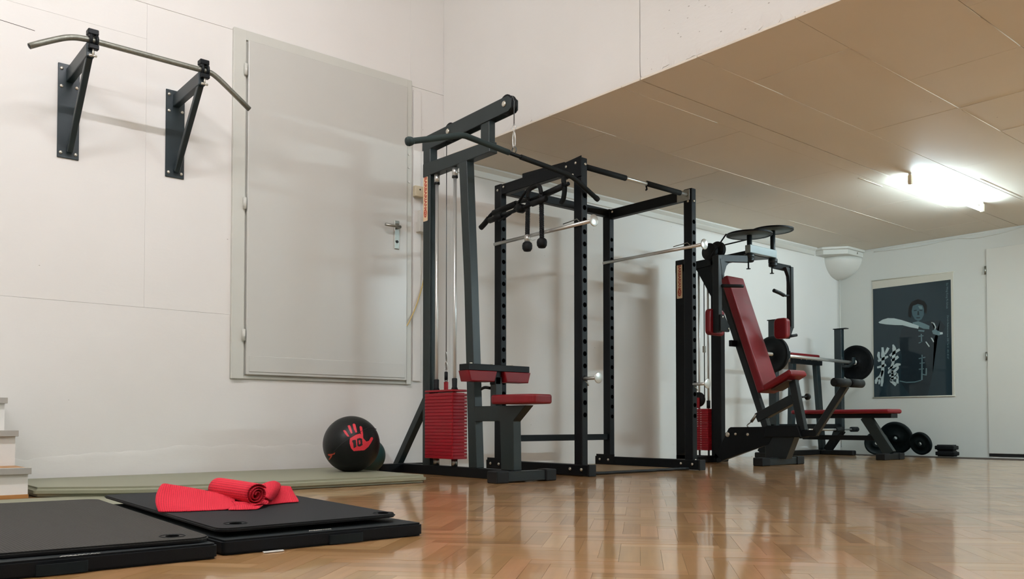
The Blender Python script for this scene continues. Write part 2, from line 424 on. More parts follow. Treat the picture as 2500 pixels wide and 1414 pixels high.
# irregular plaster ridge low on the wall
b = nb(); xs = [.86+i*.03 for i in range(84)]; prevv = None
random.seed(3); zz = .155
for i, x in enumerate(xs):
    zz = max(.10, min(.20, zz+random.uniform(-.010, .009))); th = .0011+.0006*math.sin(i*.7)+random.uniform(0, .0006)
    cur = [b.verts.new((x, YW-.0002, zz+.004)), b.verts.new((x, YW-th, zz-.004)), b.verts.new((x, YW-th*.8, zz-.03)), b.verts.new((x, YW-.0002, .02))]
    if prevv:
        for k in range(3): f = b.faces.new((prevv[k], cur[k], cur[k+1], prevv[k+1])); f.smooth = True
    prevv = cur
bmesh.ops.recalc_face_normals(b, faces=b.faces)
link('plaster_ridge', b, 'wall', wl)
b = nb(); tube(b, [(.45, YW, 2.405), (.6, YW, 2.397), (.78, YW, 2.392), (.986, YW, 2.38)], .0014, 6, 3)
link('hairline_crack', b, 'sub', wl)

# upper wall above the low ceiling (fascia) with chipped bottom edge
def fascia(ya, yb):
    b = nb(); n = max(2, int((yb-ya)/.02)); random.seed(int(ya*100)+5)
    prevv = None; jag = 0
    for i in range(n+1):
        y = ya+(yb-ya)*i/n
        y = min(max(y, ya+.0015), yb-.0015)
        rough = 1 if 1.0 < y < 3.1 else .35
        jag = jag*.6+random.uniform(-.010, .010)*rough
        z = ZC+.004+max(0, jag)+(.02 if (random.random() < .05*rough) else 0)
        dx = random.uniform(0, .003)*rough
        cur = [b.verts.new((XF, y, ZT)), b.verts.new((XF-.0, y, z+.06)), b.verts.new((XF+dx, y, z+.03*random.uniform(.6, 1.3))), b.verts.new((XF+.002+dx*2, y, z)), b.verts.new((XF+.03, y, z)), b.verts.new((XF+.03, y, ZT))]
        if prevv:
            for k in range(5): b.faces.new((prevv[k], cur[k], cur[k+1], prevv[k+1]))
        prevv = cur
    bmesh.ops.recalc_face_normals(b, faces=b.faces); return b
b = nb(); box(b, XF+.008, XF+.2, Y0, YW, ZC+.014, ZT)
wf = struct('wall_fascia', b, 'wall')
for ya, yb in ((3.16, YW), (1.2, 3.16), (Y0, 1.2)): link('panel', fascia(ya, yb), 'fascia' if ya != 3.16 else 'wall', wf)

# back wall
b = nb(); box(b, XB, XB+.2, Y0, YW+.02, -.15, ZT); struct('wall_back', b, 'wallsmooth')
b = nb(); box(b, X0-.2, X0, Y0-.2, YW+.2, -.15, ZT); struct('wall_rear', b, 'wallsmooth')
b = nb(); box(b, X0-.2, XB+.2, Y0-.2, Y0, -.15, ZT); struct('wall_right', b, 'wallsmooth')
# tall-room ceiling
b = nb(); box(b, X0, XF+.2, Y0, YW+.2, ZT, ZT+.15); struct('ceiling_upper', b, 'wallsmooth')
# low ceiling: slab + boards
b = nb(); box(b, XF+.03, XB+.1, Y0, YW+.1, ZC+.012, ZC+.12); ce = struct('ceiling', b, 'sub')
rows = [(-2.5, -2.3), (-2.3, -1.73), (-1.73, -1.16), (-1.16, -.59), (-.59, -.02), (-.02, .49), (.49, 1.06), (1.06, 1.63), (1.63, 2.20), (2.20, 2.77), (2.77, 3.16), (3.16, 3.30), (3.30, 3.90), (3.90, 4.47), (4.47, YW)]
random.seed(11)
for k, (ya, yb) in enumerate(rows):
    xs = [XF] + [x for x in ([4.11+1.28*i for i in range(5)] if k % 2 == 1 else [4.75+1.28*i for i in range(5)]) if x < XB-.1] + [XB]
    if (ya, yb) == (2.77, 3.16) or (ya, yb) == (3.16, 3.30): xs = [XF, XB]
    for xa, xb in zip(xs, xs[1:]):
        g = .0011; ga = .004 if ya == 3.16 else g; gb = .004 if yb == 3.16 else g
        b = nb(); zo = random.uniform(0, .0012)
        box(b, xa+(g if xa > XF else 0.0), xb-g, ya+ga, yb-gb, ZC+zo, ZC+.013, .0012, 1); link('panel', b, 'ceil', ce)
b = nb()
for pts in ([(3.63, 3.302), (4.5, 3.298)], [(4.11, 2.74), (4.11, 2.2)], [(4.12, 2.202), (5.39, 2.198)], [(5.40, 2.19), (5.40, 1.7)], [(5.45, 2.2), (6.03, 2.2)], [(6.03, 2.19), (6.03, 1.65)], [(3.80, 2.771), (4.4, 2.768)], [(3.63, 3.882), (4.2, 3.89)],
            [(4.6, 3.90), (6.0, 3.90)], [(6.35, 3.335), (6.72, 3.335)], [(7.3, 3.90), (8.55, 3.90)], [(7.2, 4.468), (8.2, 4.47)], [(7.1, 2.742), (7.95, 2.742)], [(4.74, 1.63), (4.26, 1.632)], [(4.75, 1.62), (4.75, 1.1)]):
    tube(b, [(p[0], p[1], ZC+.0005) for p in pts], .0024, 6)
o = link('filler_ridges', b, 'ceil', ce); o['kind'] = 'stuff'
# trims
b = nb(); prism(b, [(YW, ZC), (YW-.045, ZC), (YW-.045, ZC-.012), (YW-.02, ZC-.035), (YW-.012, ZC-.075), (YW, ZC-.08)], 'x', XF+.03, 8.56); struct('trim_1', b, 'trim')
b = nb(); box(b, XB-.008, XB, 3.47, 4.7, ZC-.02, ZC-.006, .001, 1); struct('trim_2', b, 'trim')
# narrow cover strip on the wall right of the steel door
b = nb(); box(b, 3.345, 3.41, YW-.012, YW, .62, 2.66, .003, 1); struct('trim_3', b, 'wall')

# flush white door in the back wall
b = nb(); box(b, XB-.012, XB, 2.55, 3.455, .03, 2.05, .003, 1)
d2 = struct('door_2', b, 'trim')
b = nb(); box(b, XB-.004, XB, 2.55, 3.455, 0.001, .03); link('door_gap', b, 'black', d2)
for z in (1.84, .99):
    b = nb(); cyl(b, (XB-.012, 3.465, z-.04), (XB-.012, 3.465, z+.04), .008, n=10); link('hinge', b, 'steel', d2)

# grey steel door
b = nb()
F0 = YW-.022
box(b, DX0, 2.125, F0, YW+.02, DZ0, DZ1, .003, 1); box(b, 3.285, DX1, F0, YW+.02, DZ0, DZ1, .003, 1)
box(b, 2.12, 3.29, F0, YW+.02, 2.655, DZ1-.0, .003, 1); box(b, 2.12, 3.29, F0+.008, YW+.02, DZ0, .612, .003, 1)
box(b, 2.12, 3.29, YW-.006, YW+.02, .61, 2.66)
d1 = struct('door_1', b, 'doorframe')
b = nb(); box(b, 2.134, 3.279, F0-.014, YW-.004, .622, 2.652, .004, 2); leaf = link('door_leaf', b, 'door', d1)
b = nb(); box(b, 2.15, 3.262, F0-.018, F0-.013, .638, .735, .002, 1); link('kick_strip', b, 'door', leaf)
for z in (2.47, 1.655, .86):
    b = nb(); cyl(b, (2.118, F0-.012, z-.035), (2.118, F0-.012, z+.035), .011, n=12, bev=.002); link('hinge', b, 'doorframe', d1)
b = nb(); box(b, 3.172, 3.212, F0-.022, F0-.014, 1.515, 1.71, .003, 1); hp = link('handle_plate', b, 'steel', leaf)
b = nb(); cyl(b, (3.192, F0-.02, 1.66), (3.192, F0-.062, 1.66), .011); tube(b, [(3.195, F0-.06, 1.66), (3.15, F0-.062, 1.66), (3.075, F0-.06, 1.66)], .0095, 10); link('handle_lever', b, 'steel', leaf)
b = nb(); cyl(b, (3.192, F0-.0215, 1.565), (3.192, F0-.026, 1.565), .010, n=14); link('keyhole', b, 'black', leaf)
for z in (2.19, 2.10, 2.00):
    b = nb(); cyl(b, (3.30, F0-.001, z), (3.30, F0-.005, z), .008, n=10); link('cover_cap', b, 'white', d1)

# stairs
for i, (y, z) in enumerate(((4.27, .132), (4.55, .294), (4.81, .452))):
    pass
b = nb()
prism(b, [(4.285, .0), (4.285, .106), (4.565, .106), (4.565, .268), (4.825, .268), (4.825, .426), (YW-.001, .426), (YW-.001, 0)], 'x', X0+.001, .84, 0)
st = struct('stairs', b, 'wall')
for y, y2, z in ((4.27, 4.565, .132), (4.55, 4.825, .294), (4.81, YW-.001, .452)):
    b = nb(); box(b, X0+.001, .845, y, y2, z-.026, z, .002, 1); tr = link('tread', b, 'tread' if z < .2 else 'trim', st)
    b = nb(); box(b, X0+.001, .850, y-.006, y+.03, z-.026, z+.002, .001, 1); link('nosing', b, 'alum', tr)
b = nb(); box(b, X0+.001, .842, 4.278, 4.286, 0, .017, .001, 1); link('base_strip', b, 'tread', st)

# fluorescent lamp on low ceiling
def tube_lamp(label, x, y, zc, m, drop=.065):
    t = thing('fluorescent_lamp', label, 'lamp', (x, y, zc))
    b = nb(); cyl(b, (x-.64, y, zc-drop), (x+.64, y, zc-drop), .017, n=18, bev=.004); link('tube', b, m, t)
    b = nb(); box(b, x-.68, x+.66, y-.012, y+.012, zc-.018, zc, .003, 1); link('mounting_rail', b, 'trim', t)
    for xx in (x-.67, x+.66):
        b = nb(); box(b, xx-.015, xx+.015, y-.015, y+.015, zc-drop-.02, zc-.015, .004, 1); link('tube_holder', b, 'cream', t)
    return t
tube_lamp('glowing white fluorescent tube lamp under the low ceiling', 7.2, 3.02, ZC, 'tube')
tube_lamp('fluorescent tube lamp under the low ceiling outside the right picture edge', 7.2, -.2, ZC, 'tube_b')
for (x, y), lab in zip(TALL, ('fluorescent tube lamp on the high ceiling nearest the steel door', 'fluorescent tube lamp on the high ceiling above the stairs', 'added unseen fill tube on the high ceiling behind the camera')):
    tube_lamp(lab, x, y, ZT, 'tube_w', ZT-TALL_Z)

# quarter-round corner fixture
t = thing('corner_ventilation_cowl', 'white quarter-round cowl with framed top in the far ceiling corner', 'cowl', (XB, YW, 1.93))
b = nb(); prism(b, [(XB, YW-.002), (8.56, YW-.002), (8.56, YW-.10), (8.72, YW-.315), (XB, YW-.315)], 'z', ZC-.025, ZC, .003); link('top_frame', b, 'trim', t)
b = nb(); prism(b, [(XB, YW-.002), (8.60, YW-.002), (8.60, YW-.09), (8.75, YW-.29), (XB, YW-.29)], 'z', ZC-.075, ZC-.025, .002); link('collar', b, 'trim', t)
b = nb(); ph = []; n1, n2 = 16, 10
for j in range(n2+1):
    a = R(90*j/n2); rr = math.cos(a); z = ZC-.075-.225*math.sin(a)
    ph.append([b.verts.new((XB-.001-.30*rr*math.sin(R(90*i/n1)), YW-.001-.28*rr*math.cos(R(90*i/n1)), z)) for i in range(n1+1)])
for A, B in zip(ph, ph[1:]):
    for i in range(n1):
        f = b.faces.new((A[i], A[i+1], B[i+1], B[i])); f.smooth = True
b.faces.new(ph[0][::-1]+[b.verts.new((XB-.001, YW-.001, ZC-.075))])
bmesh.ops.remove_doubles(b, verts=b.verts, dist=1e-5); bmesh.ops.recalc_face_normals(b, faces=b.faces)
link('bowl', b, 'trim', t)
b = nb(); box(b, 8.95, 8.965, YW-.293, YW-.289, ZC-.055, ZC-.035); link('screw', b, 'steel', t)
# cable sagging on the back wall
b = nb(); tube(b, [(XB-.01, 4.6, ZC-.035), (XB-.01, 4.1, ZC-.05), (XB-.01, 3.75, ZC-.03), (XB-.01, 3.55, ZC-.055), (XB-.01, 3.3, ZC-.045), (XB-.01, 3.05, ZC-.012), (XB-.01, 2.8, ZC-.01)], .004, 8, 6)
tag(link('wall_cable', b, 'trim', None, (XB-.01, 3.5, ZC-.05)), 'thin pale cable sagging along the top of the poster wall', 'cable')
b = nb(); cyl(b, (9.04, 4.985, .06), (9.04, 4.985, 1.94), .006, n=8)
tag(link('corner_cable', b, 'trim', None, (9.04, 4.985, .06)), 'thin cable running down the far room corner below the cowl', 'cable')
# electrical boxes by the door
t = thing('key_switch_box', 'small cream key switch box on wall right of the steel door', 'switch', (3.375, YW-.012, 1.9))
b = nb(); box(b, 3.338, 3.41, YW-.05, YW-.012, 1.905, 1.98, .004, 2); link('housing', b, 'cream', t)
b = nb(); cyl(b, (3.375, YW-.05, 1.953), (3.375, YW-.052, 1.953), .006, n=10); link('keyhole', b, 'black', t)
t = thing('wall_socket', 'double white wall socket with black plug, behind the cable machine', 'socket', (3.40, YW-.012, 1.66))
b = nb(); box(b, 3.38, 3.46, YW-.045, YW-.0005, 1.735, 1.815, .004, 2); link('upper_housing', b, 'white', t)
b = nb(); box(b, 3.365, 3.46, YW-.06, YW-.0005, 1.66, 1.733, .004, 2); link('lower_housing', b, 'white', t)
b = nb(); cyl(b, (3.415, YW-.06, 1.70), (3.415, YW-.08, 1.70), .018, n=16, bev=.003); link('plug', b, 'black', t)
b = nb(); tube(b, [(3.44, YW-.02, 1.66), (3.445, YW-.02, 1.45), (3.42, YW-.018, 1.30), (3.36, YW-.026, 1.14), (3.30, YW-.034, 1.03), (3.275, YW-.03, .99)], .0045, 8, 6)
tag(link('extension_cable', b, 'yellow', None, (3.3, YW-.02, .99)), 'thin yellow cable hanging beside the grey steel door', 'cable')

# ================================================================== WALL PULL-UP BAR
t = thing('pull_up_bar', 'wall-mounted pull-up bar with bent grey ends on two black brackets', 'pull-up bar', (1.43, YW, 1.74))
YB, ZB = 4.62, 2.243
for k, (xc, xa) in enumerate(((1.15, 1.155), (1.71, 1.715))):
    b = nb(); box(b, xc-.053, xc+.053, YW-.008, YW, 1.738, 2.243, .0015, 1); pl = link('wall_plate', b, 'brk', t)
    bolts(pl, [(xc-.036, YW-.008, 2.215), (xc-.036, YW-.008, 2.12), (xc+.038, YW-.008, 2.205), (xc+.038, YW-.008, 2.125), (xc-.036, YW-.008, 1.765), (xc+.036, YW-.008, 1.765)], (0, -1, 0), .009, .007)
    b = nb(); beam(b, (xa, YW-.008, 2.183), (xa, YB-.005, 2.193), .038, .07, .003); link('support_arm', b, 'brk', t)
    b = nb(); beam(b, (xa, YW-.02, 1.775), (xa, YB+.02, 2.165), .030, .030, .003); link('brace', b, 'brk', t)
    b = nb()
    tube(b, [(xa-.002, YB+.006*0+.026*math.cos(R(a)), ZB+.026*math.sin(R(a))) for a in range(0, 360, 20)], .008, 8, closed=True)
    tube(b, [(xa+.026, YB+.026*math.cos(R(a)), ZB+.026*math.sin(R(a))) for a in range(0, 360, 20)], .008, 8, closed=True)
    box(b, xa-.014, xa+.036, YB-.016, YB+.03, ZB+.028, ZB+.055, .003, 1); box(b, xa-.012, xa+.034, YB-.03, YB-.0, ZB-.05, ZB-.026, .003, 1); link('clamp', b, 'blk', t)
    b = nb(); cyl(b, (xa+.008, YB-.02, ZB-.046), (xa+.008, YB-.02, ZB-.085), .005, n=10)
    lathe(b, (xa-.012, YB-.02, ZB-.082), (1, 0, 0), [(0, 0), (.007, .004), (.006, .016), (.004, .02), (.006, .024), (.007, .036), (0, .04)], 12); link('wing_screw', b, 'bolt', t)
b = nb()
tube(b, smoothpts([(.884, YB, 2.135), (.93, YB, 2.163)], 2)[:1]+smoothpts([(.93, YB, 2.163), (1.02, YB, 2.212), (1.07, YB, 2.232), (1.12, YB, 2.241), (1.20, YB, ZB), (1.70, YB, ZB-.002), (1.76, YB, 2.239), (1.80, YB, 2.222), (1.85, YB, 2.188)], 5)+[V((1.985, YB, 2.09))], .0145, 16)
link('bar', b, 'rawbar', t)
for x, z, dx, dz in ((.884, 2.135, -.84, -.54), (1.985, 2.09, .80, -.6)):
    b = nb(); c = V((x, YB, z)); cyl(b, c, c+V((dx, 0, dz))*.0015, .011, n=14); link('tube_opening', b, 'black', t)

# ================================================================== LAT PULLDOWN MACHINE
XL, XR = 3.18, 3.24; XM = 3.21
t = thing('lat_pulldown_machine', 'tall grey cable pulldown machine with red weight stack, seat and thigh pads', 'gym machine', (XM, 4.3, 0))
LM = t
def part(name, fn, m, parent=None):
    b = nb(); fn(b); return link(name, b, m, parent or LM)
part('rear_upright', lambda b: beam(b, (XM, 4.61, .055), (XM, 4.61, 2.110), .0594, .0795, .004, (0, 1, 0)), 'gry')
part('top_plate', lambda b: prism(b, [(4.66, 2.108), (4.66, 2.185), (4.64, 2.195), (3.79, 2.222), (3.766, 2.20), (3.766, 2.145), (3.785, 2.132), (4.60, 2.104)], 'x', XL, XL+.006, .001), 'gry')
part('top_plate', lambda b: prism(b, [(4.66, 2.108), (4.66, 2.185), (4.64, 2.195), (3.79, 2.222), (3.766, 2.20), (3.766, 2.145), (3.785, 2.132), (4.60, 2.104)], 'x', XR-.006, XR, .001), 'gry')
part('crossbeam', lambda b: prism(b, [(4.652, 1.932), (4.652, 2.02), (3.962, 2.005), (3.955, 1.935)], 'x', XL-.0004, XR+.0004, .003), 'gry')
part('front_strut', lambda b: beam(b, (XM, 4.01, 1.99), (XM, 4.01, 2.14), .0484, .082, .003, (0, 1, 0)), 'gry')
part('front_upright', lambda b: prism(b, [(4.262, 1.94), (4.182, 1.94), (4.135, 1.16), (4.078, .06), (4.158, .06), (4.205, 1.16)], 'x', XL+.0006, XR-.0006, .003), 'gry')
part('rear_brace', lambda b: beam(b, (XL+.025, 4.60, .52), (XL+.025, 4.985, .04), .045, .05, .003), 'gry')
part('base_rail', lambda b: box(b, XL, XR, 3.70, 4.99, .001, .06, .003, 1), 'blk')
part('rear_foot', lambda b: box(b, 3.0, 3.42, 4.88, 4.95, .001, .059, .003, 1), 'blk')
part('front_foot', lambda b: box(b, 3.0, 3.39, 3.635, 3.70, .006, .062, .004, 1), 'gry_shaded')
for x0, x1 in ((2.965, 3.055), (3.33, 3.41)):
    part('rubber_foot', lambda b: box(b, x0, x1, 3.625, 3.712, 0, .068, .007, 2), 'rubber')
part('seat_frame', lambda b: prism(b, [(4.10, .34), (4.10, .43), (3.63, .43), (3.742, .34), (3.735, .06), (3.85, .06), (3.862, .34)], 'x', XL, XR, .003), 'gry')
part('pad_post', lambda b: beam(b, (XM, 3.93, .41), (XM, 3.93, .60), .05, .05, .003, (0, 1, 0)), 'gry')
part('adjust_lever', lambda b: tube(b, [(XM-.02, 3.96, .535), (XM-.03, 4.0, .54), (XM-.035, 4.03, .53)], .009, 8, 4), 'rubber')
part('pad_bracket', lambda b: box(b, 2.972, 3.432, 3.885, 3.975, .631, .668, .002, 1), 'blk')
part('pad_holder', lambda b: beam(b, (3.203, 3.93, .555), (3.203, 3.93, .64), .045, .05, .003, (0, 1, 0)), 'blk')
for x0, x1 in ((2.968, 3.178), (3.232, 3.438)):
    part('thigh_pad', lambda b: softprism(b, [(x0, .630), (x1, .630), (x1-.018, .568), (x0+.018, .568)], 'y', 3.88, 3.98, .006), 'red')
def seatfn(b):
    softprism(b, roundpoly([(3.085, 3.84), (3.335, 3.84), (3.325, 3.62), (3.285, 3.52), (3.135, 3.52), (3.095, 3.62)], .035), 'z', .437, .490, .012)
part('seat', seatfn, 'red')
for x, y in ((2.99+.16, 3.9), (3.30, 3.9), (3.0, 3.9)): part('bolt', lambda b: cyl(b, (x, y, .668), (x, y, .674), .009, n=10), 'bolt')
# pulleys, bolts, cables
for y, z in ((3.822, 2.182), (4.376, 2.165)):
    part('pulley', lambda b: lathe(b, (XL+.012, y, z), (1, 0, 0), [(0, 0), (.058, 0), (.058, .004), (.05, .012), (.05, .022), (.058, .03), (.058, .036), (0, .036)], 36), 'rubber')
    bolts(LM, [(XL, y, z)], (-1, 0, 0), .018, .008)
part('lift_cable', lambda b: tube(b, [(XM, 4.43, 2.165), (XM, 4.43, .66)], .0028, 8), 'cable')
part('top_cable', lambda b: tube(b, [(XM, 4.376, 2.220), (XM, 3.822, 2.238), (XM, 3.785, 2.225), (XM, 3.768, 2.19), (XM, 3.768, 2.05)], .003, 8), 'cable')
part('snap_hook', lambda b: (tube(b, [(XM, 3.768-.014*math.sin(R(a)), 2.035+.02*math.cos(R(a))) for a in range(0, 360, 30)], .0028, 8, closed=True), tube(b, [(XM, 3.768-.011*math.sin(R(a)), 1.965+.047*math.cos(R(a))) for a in range(0, 360, 24)], .0035, 8, closed=True)), 'chrome')
part('hanging_ring', lambda b: tube(b, [(XM, 3.768-.019*math.sin(R(a)), 1.903+.021*math.cos(R(a))) for a in range(0, 360, 24)], .0035, 8, closed=True), 'cable')
for y in (4.535, 4.34):
    r = part('guide_rod', lambda b: cyl(b, (XM, y, .06), (XM, y, 1.925), .0115, n=16), 'chrome')
    b = nb(); cyl(b, (XM, y, 1.88), (XM, y, 1.932), .018, n=16, bev=.002); link('rod_collar', b, 'chrome', r)
    b = nb(); cyl(b, (XM, y, 1.868), (XM, y, 1.88), .019, n=16); link('rod_ring', b, 'rubber', r)
    b = nb(); lathe(b, (XM, y, .535), (0, 0, 1), [(0, 0), (.024, 0), (.016, .02), (.017, .07), (.015, .074), (0, .074)], 16); link('rubber_bumper', b, 'rubber', r)
    b = nb(); tube(b, [(XM+.017*math.cos(a*.7), y+.017*math.sin(a*.7), .062+a*.0009) for a in range(44)], .003, 6); link('spring', b, 'steel', r)
part('lift_pin', lambda b: (box(b, XM-.008, XM+.008, 4.43-.015, 4.43+.015, .53, .59, .002, 1)), 'redst')
part('cable_end', lambda b: (cyl(b, (XM, 4.43, .60), (XM, 4.43, .655), .011, n=14, bev=.003), tube(b, [(XM, 4.43-.012*math.sin(R(a)), .60+.012*math.cos(R(a))) for a in range(0, 360, 40)], .003, 6, closed=True)), 'rubber')
part('shackle', lambda b: (tube(b, [(XM, 4.43-.014*math.sin(R(a)), .69+.028*math.cos(R(a))) for a in range(0, 360, 30)], .003, 8, closed=True), tube(b, [(XM, 4.43-.01*math.sin(R(a)), .745+.035*math.cos(R(a))) for a in range(0, 360, 30)], .003, 8, closed=True)), 'chrome')
def wplate(b, z0, h, x0, x1, y0, y1, c=.022):
    xm = x1-.034
    prism(b, [(x0, y0+.004), (x0+.004, y0), (xm, y0), (xm, y1), (x0+.004, y1), (x0, y1-.004)], 'z', z0, z0+h, .0028)
    prism(b, [(xm-.004, y0), (x1-c, y0), (x1, y0+c), (x1, y1-.004), (x1-.004, y1), (xm-.004, y1)], 'z', z0, z0+h-.0045 if h > .014 else z0+h, .001)
NP = 20; zz0, zz1 = .107, .517; hp_ = (zz1-zz0)/NP
b = nb(); wplate(b, 0, hp_-.0002, 3.145, 3.275, 4.275, 4.575); 
for v in b.verts: v.co -= V(LM['org'])
wme = bpy.data.meshes.new('weight_plate'); b.to_mesh(wme); b.free(); wme.materials.append(M['redst'])
for i in range(NP):
    o = bpy.data.objects.new('weight_plate', wme); col.objects.link(o); o.parent = LM; o.location = (0, 0, zz0+i*hp_)
b = nb(); wplate(b, .524, .013, 3.145, 3.275, 4.275, 4.575); link('top_weight_plate', b, 'redst', LM)
for y in (4.535, 4.34): part('stack_base', lambda b: cyl(b, (XM, y, .06), (XM, y, .106), .02, n=12), 'steel')
def sticker(parent, xface, y0, y1, z0, z1):
    b = nb(); prism(b, rrect(y0, y1, z0, z1, .006), 'x', xface-.0012, xface); s = link('sticker', b, 'label', parent)
    yc = (y0+y1)/2; H = z1-z0
    b = nb()
    mt = Matrix(((0, 0, -1, xface-.0016), (0, -1, 0, yc), (-1, 0, 0, z1-H*.36), (0, 0, 0, 1)))
    put_text(b, 'BARBARIAN', H*.135, mt, off=.0014)
    mt2 = Matrix(((0, 0, -1, xface-.0016), (0, -1, 0, yc), (-1, 0, 0, z1-H*.82), (0, 0, 0, 1)))
    t2 = bmesh.new(); bmesh.ops.create_circle(t2, cap_ends=True, segments=24, radius=(y1-y0)*.34); 
    for v in t2.verts: v.co.x *= 1.7
    bmesh.ops.transform(t2, matrix=mt2, verts=t2.verts); merge(b, t2)
    link('printing', b, 'labelred', s)
    b = nb(); mt3 = mt2.copy(); mt3[0][3] = xface-.002
    put_text(b, 'VO', (y1-y0)*.55, mt3); link('emblem_letters', b, 'label', s)
sticker(LM, XL, 4.594, 4.644, 1.64, 1.928)

# lat bar hanging under the front pulley
t = thing('lat_bar', 'long bent black pulldown bar hanging from the front pulley ring', 'lat bar', (3.21, 3.77, 1.87))
YL = 3.768
core = smoothpts([(2.49, YL, 1.803), (2.65, YL, 1.853), (2.80, YL, 1.900), (2.85, YL, 1.911), (2.90, YL, 1.908), (3.21, YL, 1.879), (3.60, YL, 1.848), (3.66, YL, 1.838), (3.72, YL, 1.818), (3.90, YL, 1.735)], 5)
b = nb(); tube(b, core, .0115, 14); link('bar', b, 'blk', t)
b = nb(); tube(b, smoothpts([(2.51, YL, 1.809), (2.65, YL, 1.853), (2.80, YL, 1.900), (2.85, YL, 1.911), (2.90, YL, 1.908), (3.17, YL, 1.883)], 5), .0165, 16); link('grip_sleeve', b, 'foamg', t)
b = nb(); tube(b, smoothpts([(3.26, YL, 1.875), (3.60, YL, 1.848), (3.66, YL, 1.838), (3.72, YL, 1.818), (3.88, YL, 1.744)], 5), .0150, 16); link('grip_sleeve', b, 'foam', t)
b = nb(); d = V((-.16, 0, -.05)).normalized(); c = V((2.515, YL, 1.811)); lathe(b, c, d, [(0, 0), (.017, 0), (.023, .014), (.025, .028), (.022, .04), (0, .043)], 24); link('end_cap', b, 'foamg', t)
b = nb(); d = V((.18, 0, -.083)).normalized(); c = V((3.878, YL, 1.745)); lathe(b, c, d, [(0, 0), (.016, 0), (.017, .02), (.015, .03), (0, .032)], 20); link('end_cap', b, 'rubber', t)

# ================================================================== POWER RACK
PX0, PX1, PYF, PYB = 3.79, 4.88, 3.80, 4.59      # near-left corners of posts; posts .05 (x) x .07 (y)
PW, PD, HT = .052, .072, 1.99
RK = thing('power_rack', 'black four-post power rack with drilled uprights and pull-up bar', 'power rack', (4.36, 4.25, 0))
def rp(name, fn, m='blk', parent=None):
    b = nb(); fn(b); return link(name, b, m, parent or RK)
def upright(x, y, side):
    # shade inside the holes is painted as flat black discs on the front face
    b = nb(); box(b, x, x+PW, y, y+PD, .005, HT, .004, 1); u = link('upright', b, 'blk', RK)
    b = nb()
    k = 0; z = .38
    while z < 1.80:
        cyl(b, (x+PW*.5, y+.0003, z), (x+PW*.5, y-.0006, z), .0155, n=14); z += .0762
    o = link('adjustment_holes', b, 'hole', u); o['kind'] = 'stuff'
    return u
ups = {}
for nm, x, y in (('fl', PX0, PYF), ('fr', PX1, PYF), ('bl', PX0, PYB), ('br', PX1, PYB)): ups[nm] = upright(x, y, 0)
for x in (PX0, PX1):
    rp('base_rail', lambda b: box(b, x-.004, x+PW+.004, 3.745, 4.735, .003, .072, .004, 1))
    rp('end_cap', lambda b: box(b, x-.006, x+PW+.006, 3.735, 3.75, .001, .074, .004, 2), 'rubber')
    rp('end_cap', lambda b: box(b, x-.006, x+PW+.006, 4.73, 4.745, .001, .074, .004, 2), 'rubber')
    rp('gusset_plate', lambda b: box(b, x-.008, x-.003, 4.54, 4.73, .02, .09, .001, 1))
    bolts(RK, [(x-.008, 4.69, .05), (x-.008, 4.60, .048), (x-.005, 3.90, .044), (x-.005, 3.80, .042)], (-1, 0, 0), .010, .008)
    rp('top_side_beam', lambda b: box(b, x+.001, x+PW-.001, PYF+PD-.001, PYB+.001, HT-.078, HT-.006, .004, 1))
    bolts(RK, [(x, PYB+.035, HT-.04), (x, PYB-.03, HT-.03), (x, PYF+.03, HT-.09)], (-1, 0, 0), .009, .006)
rp('top_corner_plate', lambda b: prism(b, [(PYF-.003, HT+.008), (4.02, HT-.012), (4.02, HT-.08), (PYF+.09, HT-.12), (PYF-.003, HT-.12)], 'x', PX0-.007, PX0-.001, .001))
bolts(RK, [(PX0-.007, 3.93, HT-.035), (PX0-.007, 3.845, HT-.03), (PX0-.007, 3.87, HT-.10)], (-1, 0, 0), .009, .006)
rp('rear_top_beam', lambda b: box(b, PX0+PW-.001, PX1+.001, PYB+.005, PYB+.055, HT-.06, HT-.004, .003, 1))
rp('rear_low_beam', lambda b: box(b, PX0+PW-.001, PX1+.001, PYB+.02, PYB+.065, .20, .245, .003, 1))
rp('steel_bracket', lambda b: box(b, PX1-.012, PX1-.006, PYF+.01, PYF+.12, HT-.085, HT-.01, .001, 1), 'steel')
bolts(RK, [(PX1+.026, PYF, HT-.09), (PX1+.026, PYF-.002, .07)], (0, -1, 0), .008, .006)
bolts(RK, [(PX0+PW*.6, PYF, HT-.04)], (0, -1, 0), .009, .006)
# front pull-up bar with foam sleeves
pb = rp('pull_up_crossbar', lambda b: cyl(b, (PX0+PW, 3.835, 1.948), (PX1, 3.835, 1.944), .013, n=16), 'chrome')
for x0, x1 in ((3.86, 4.235), (4.44, 4.80)):
    b = nb(); cyl(b, (x0, 3.835, 1.948), (x1, 3.835, 1.945), .0185, n=18, bev=.003); link('foam_sleeve', b, 'foam', pb)
b = nb(); tube(b, [(4.44, 3.835, 1.93), (4.44, 3.83, 1.905), (4.43, 3.83, 1.90)], .006, 8); link('hook', b, 'blk', pb)
# multi-grip unit sitting on the left side beam
mg = rp('multi_grip_plate', lambda b: prism(b, [(4.37, HT-.01), (4.37, HT+.022), (3.96, HT+.006), (3.96, HT-.01)], 'x', PX0+.004, PX0+PW-.006, .002))
b = nb(); tube(b, [(PX0+.02, 3.955, HT-.09), (PX0-.03, 3.93, HT-.12), (PX0-.05, 3.90, HT-.18), (PX0-.04, 3.92, HT-.24), (PX0-.01, 3.97, HT-.255)], .016, 12, 6); link('curved_handle', b, 'foam', mg)
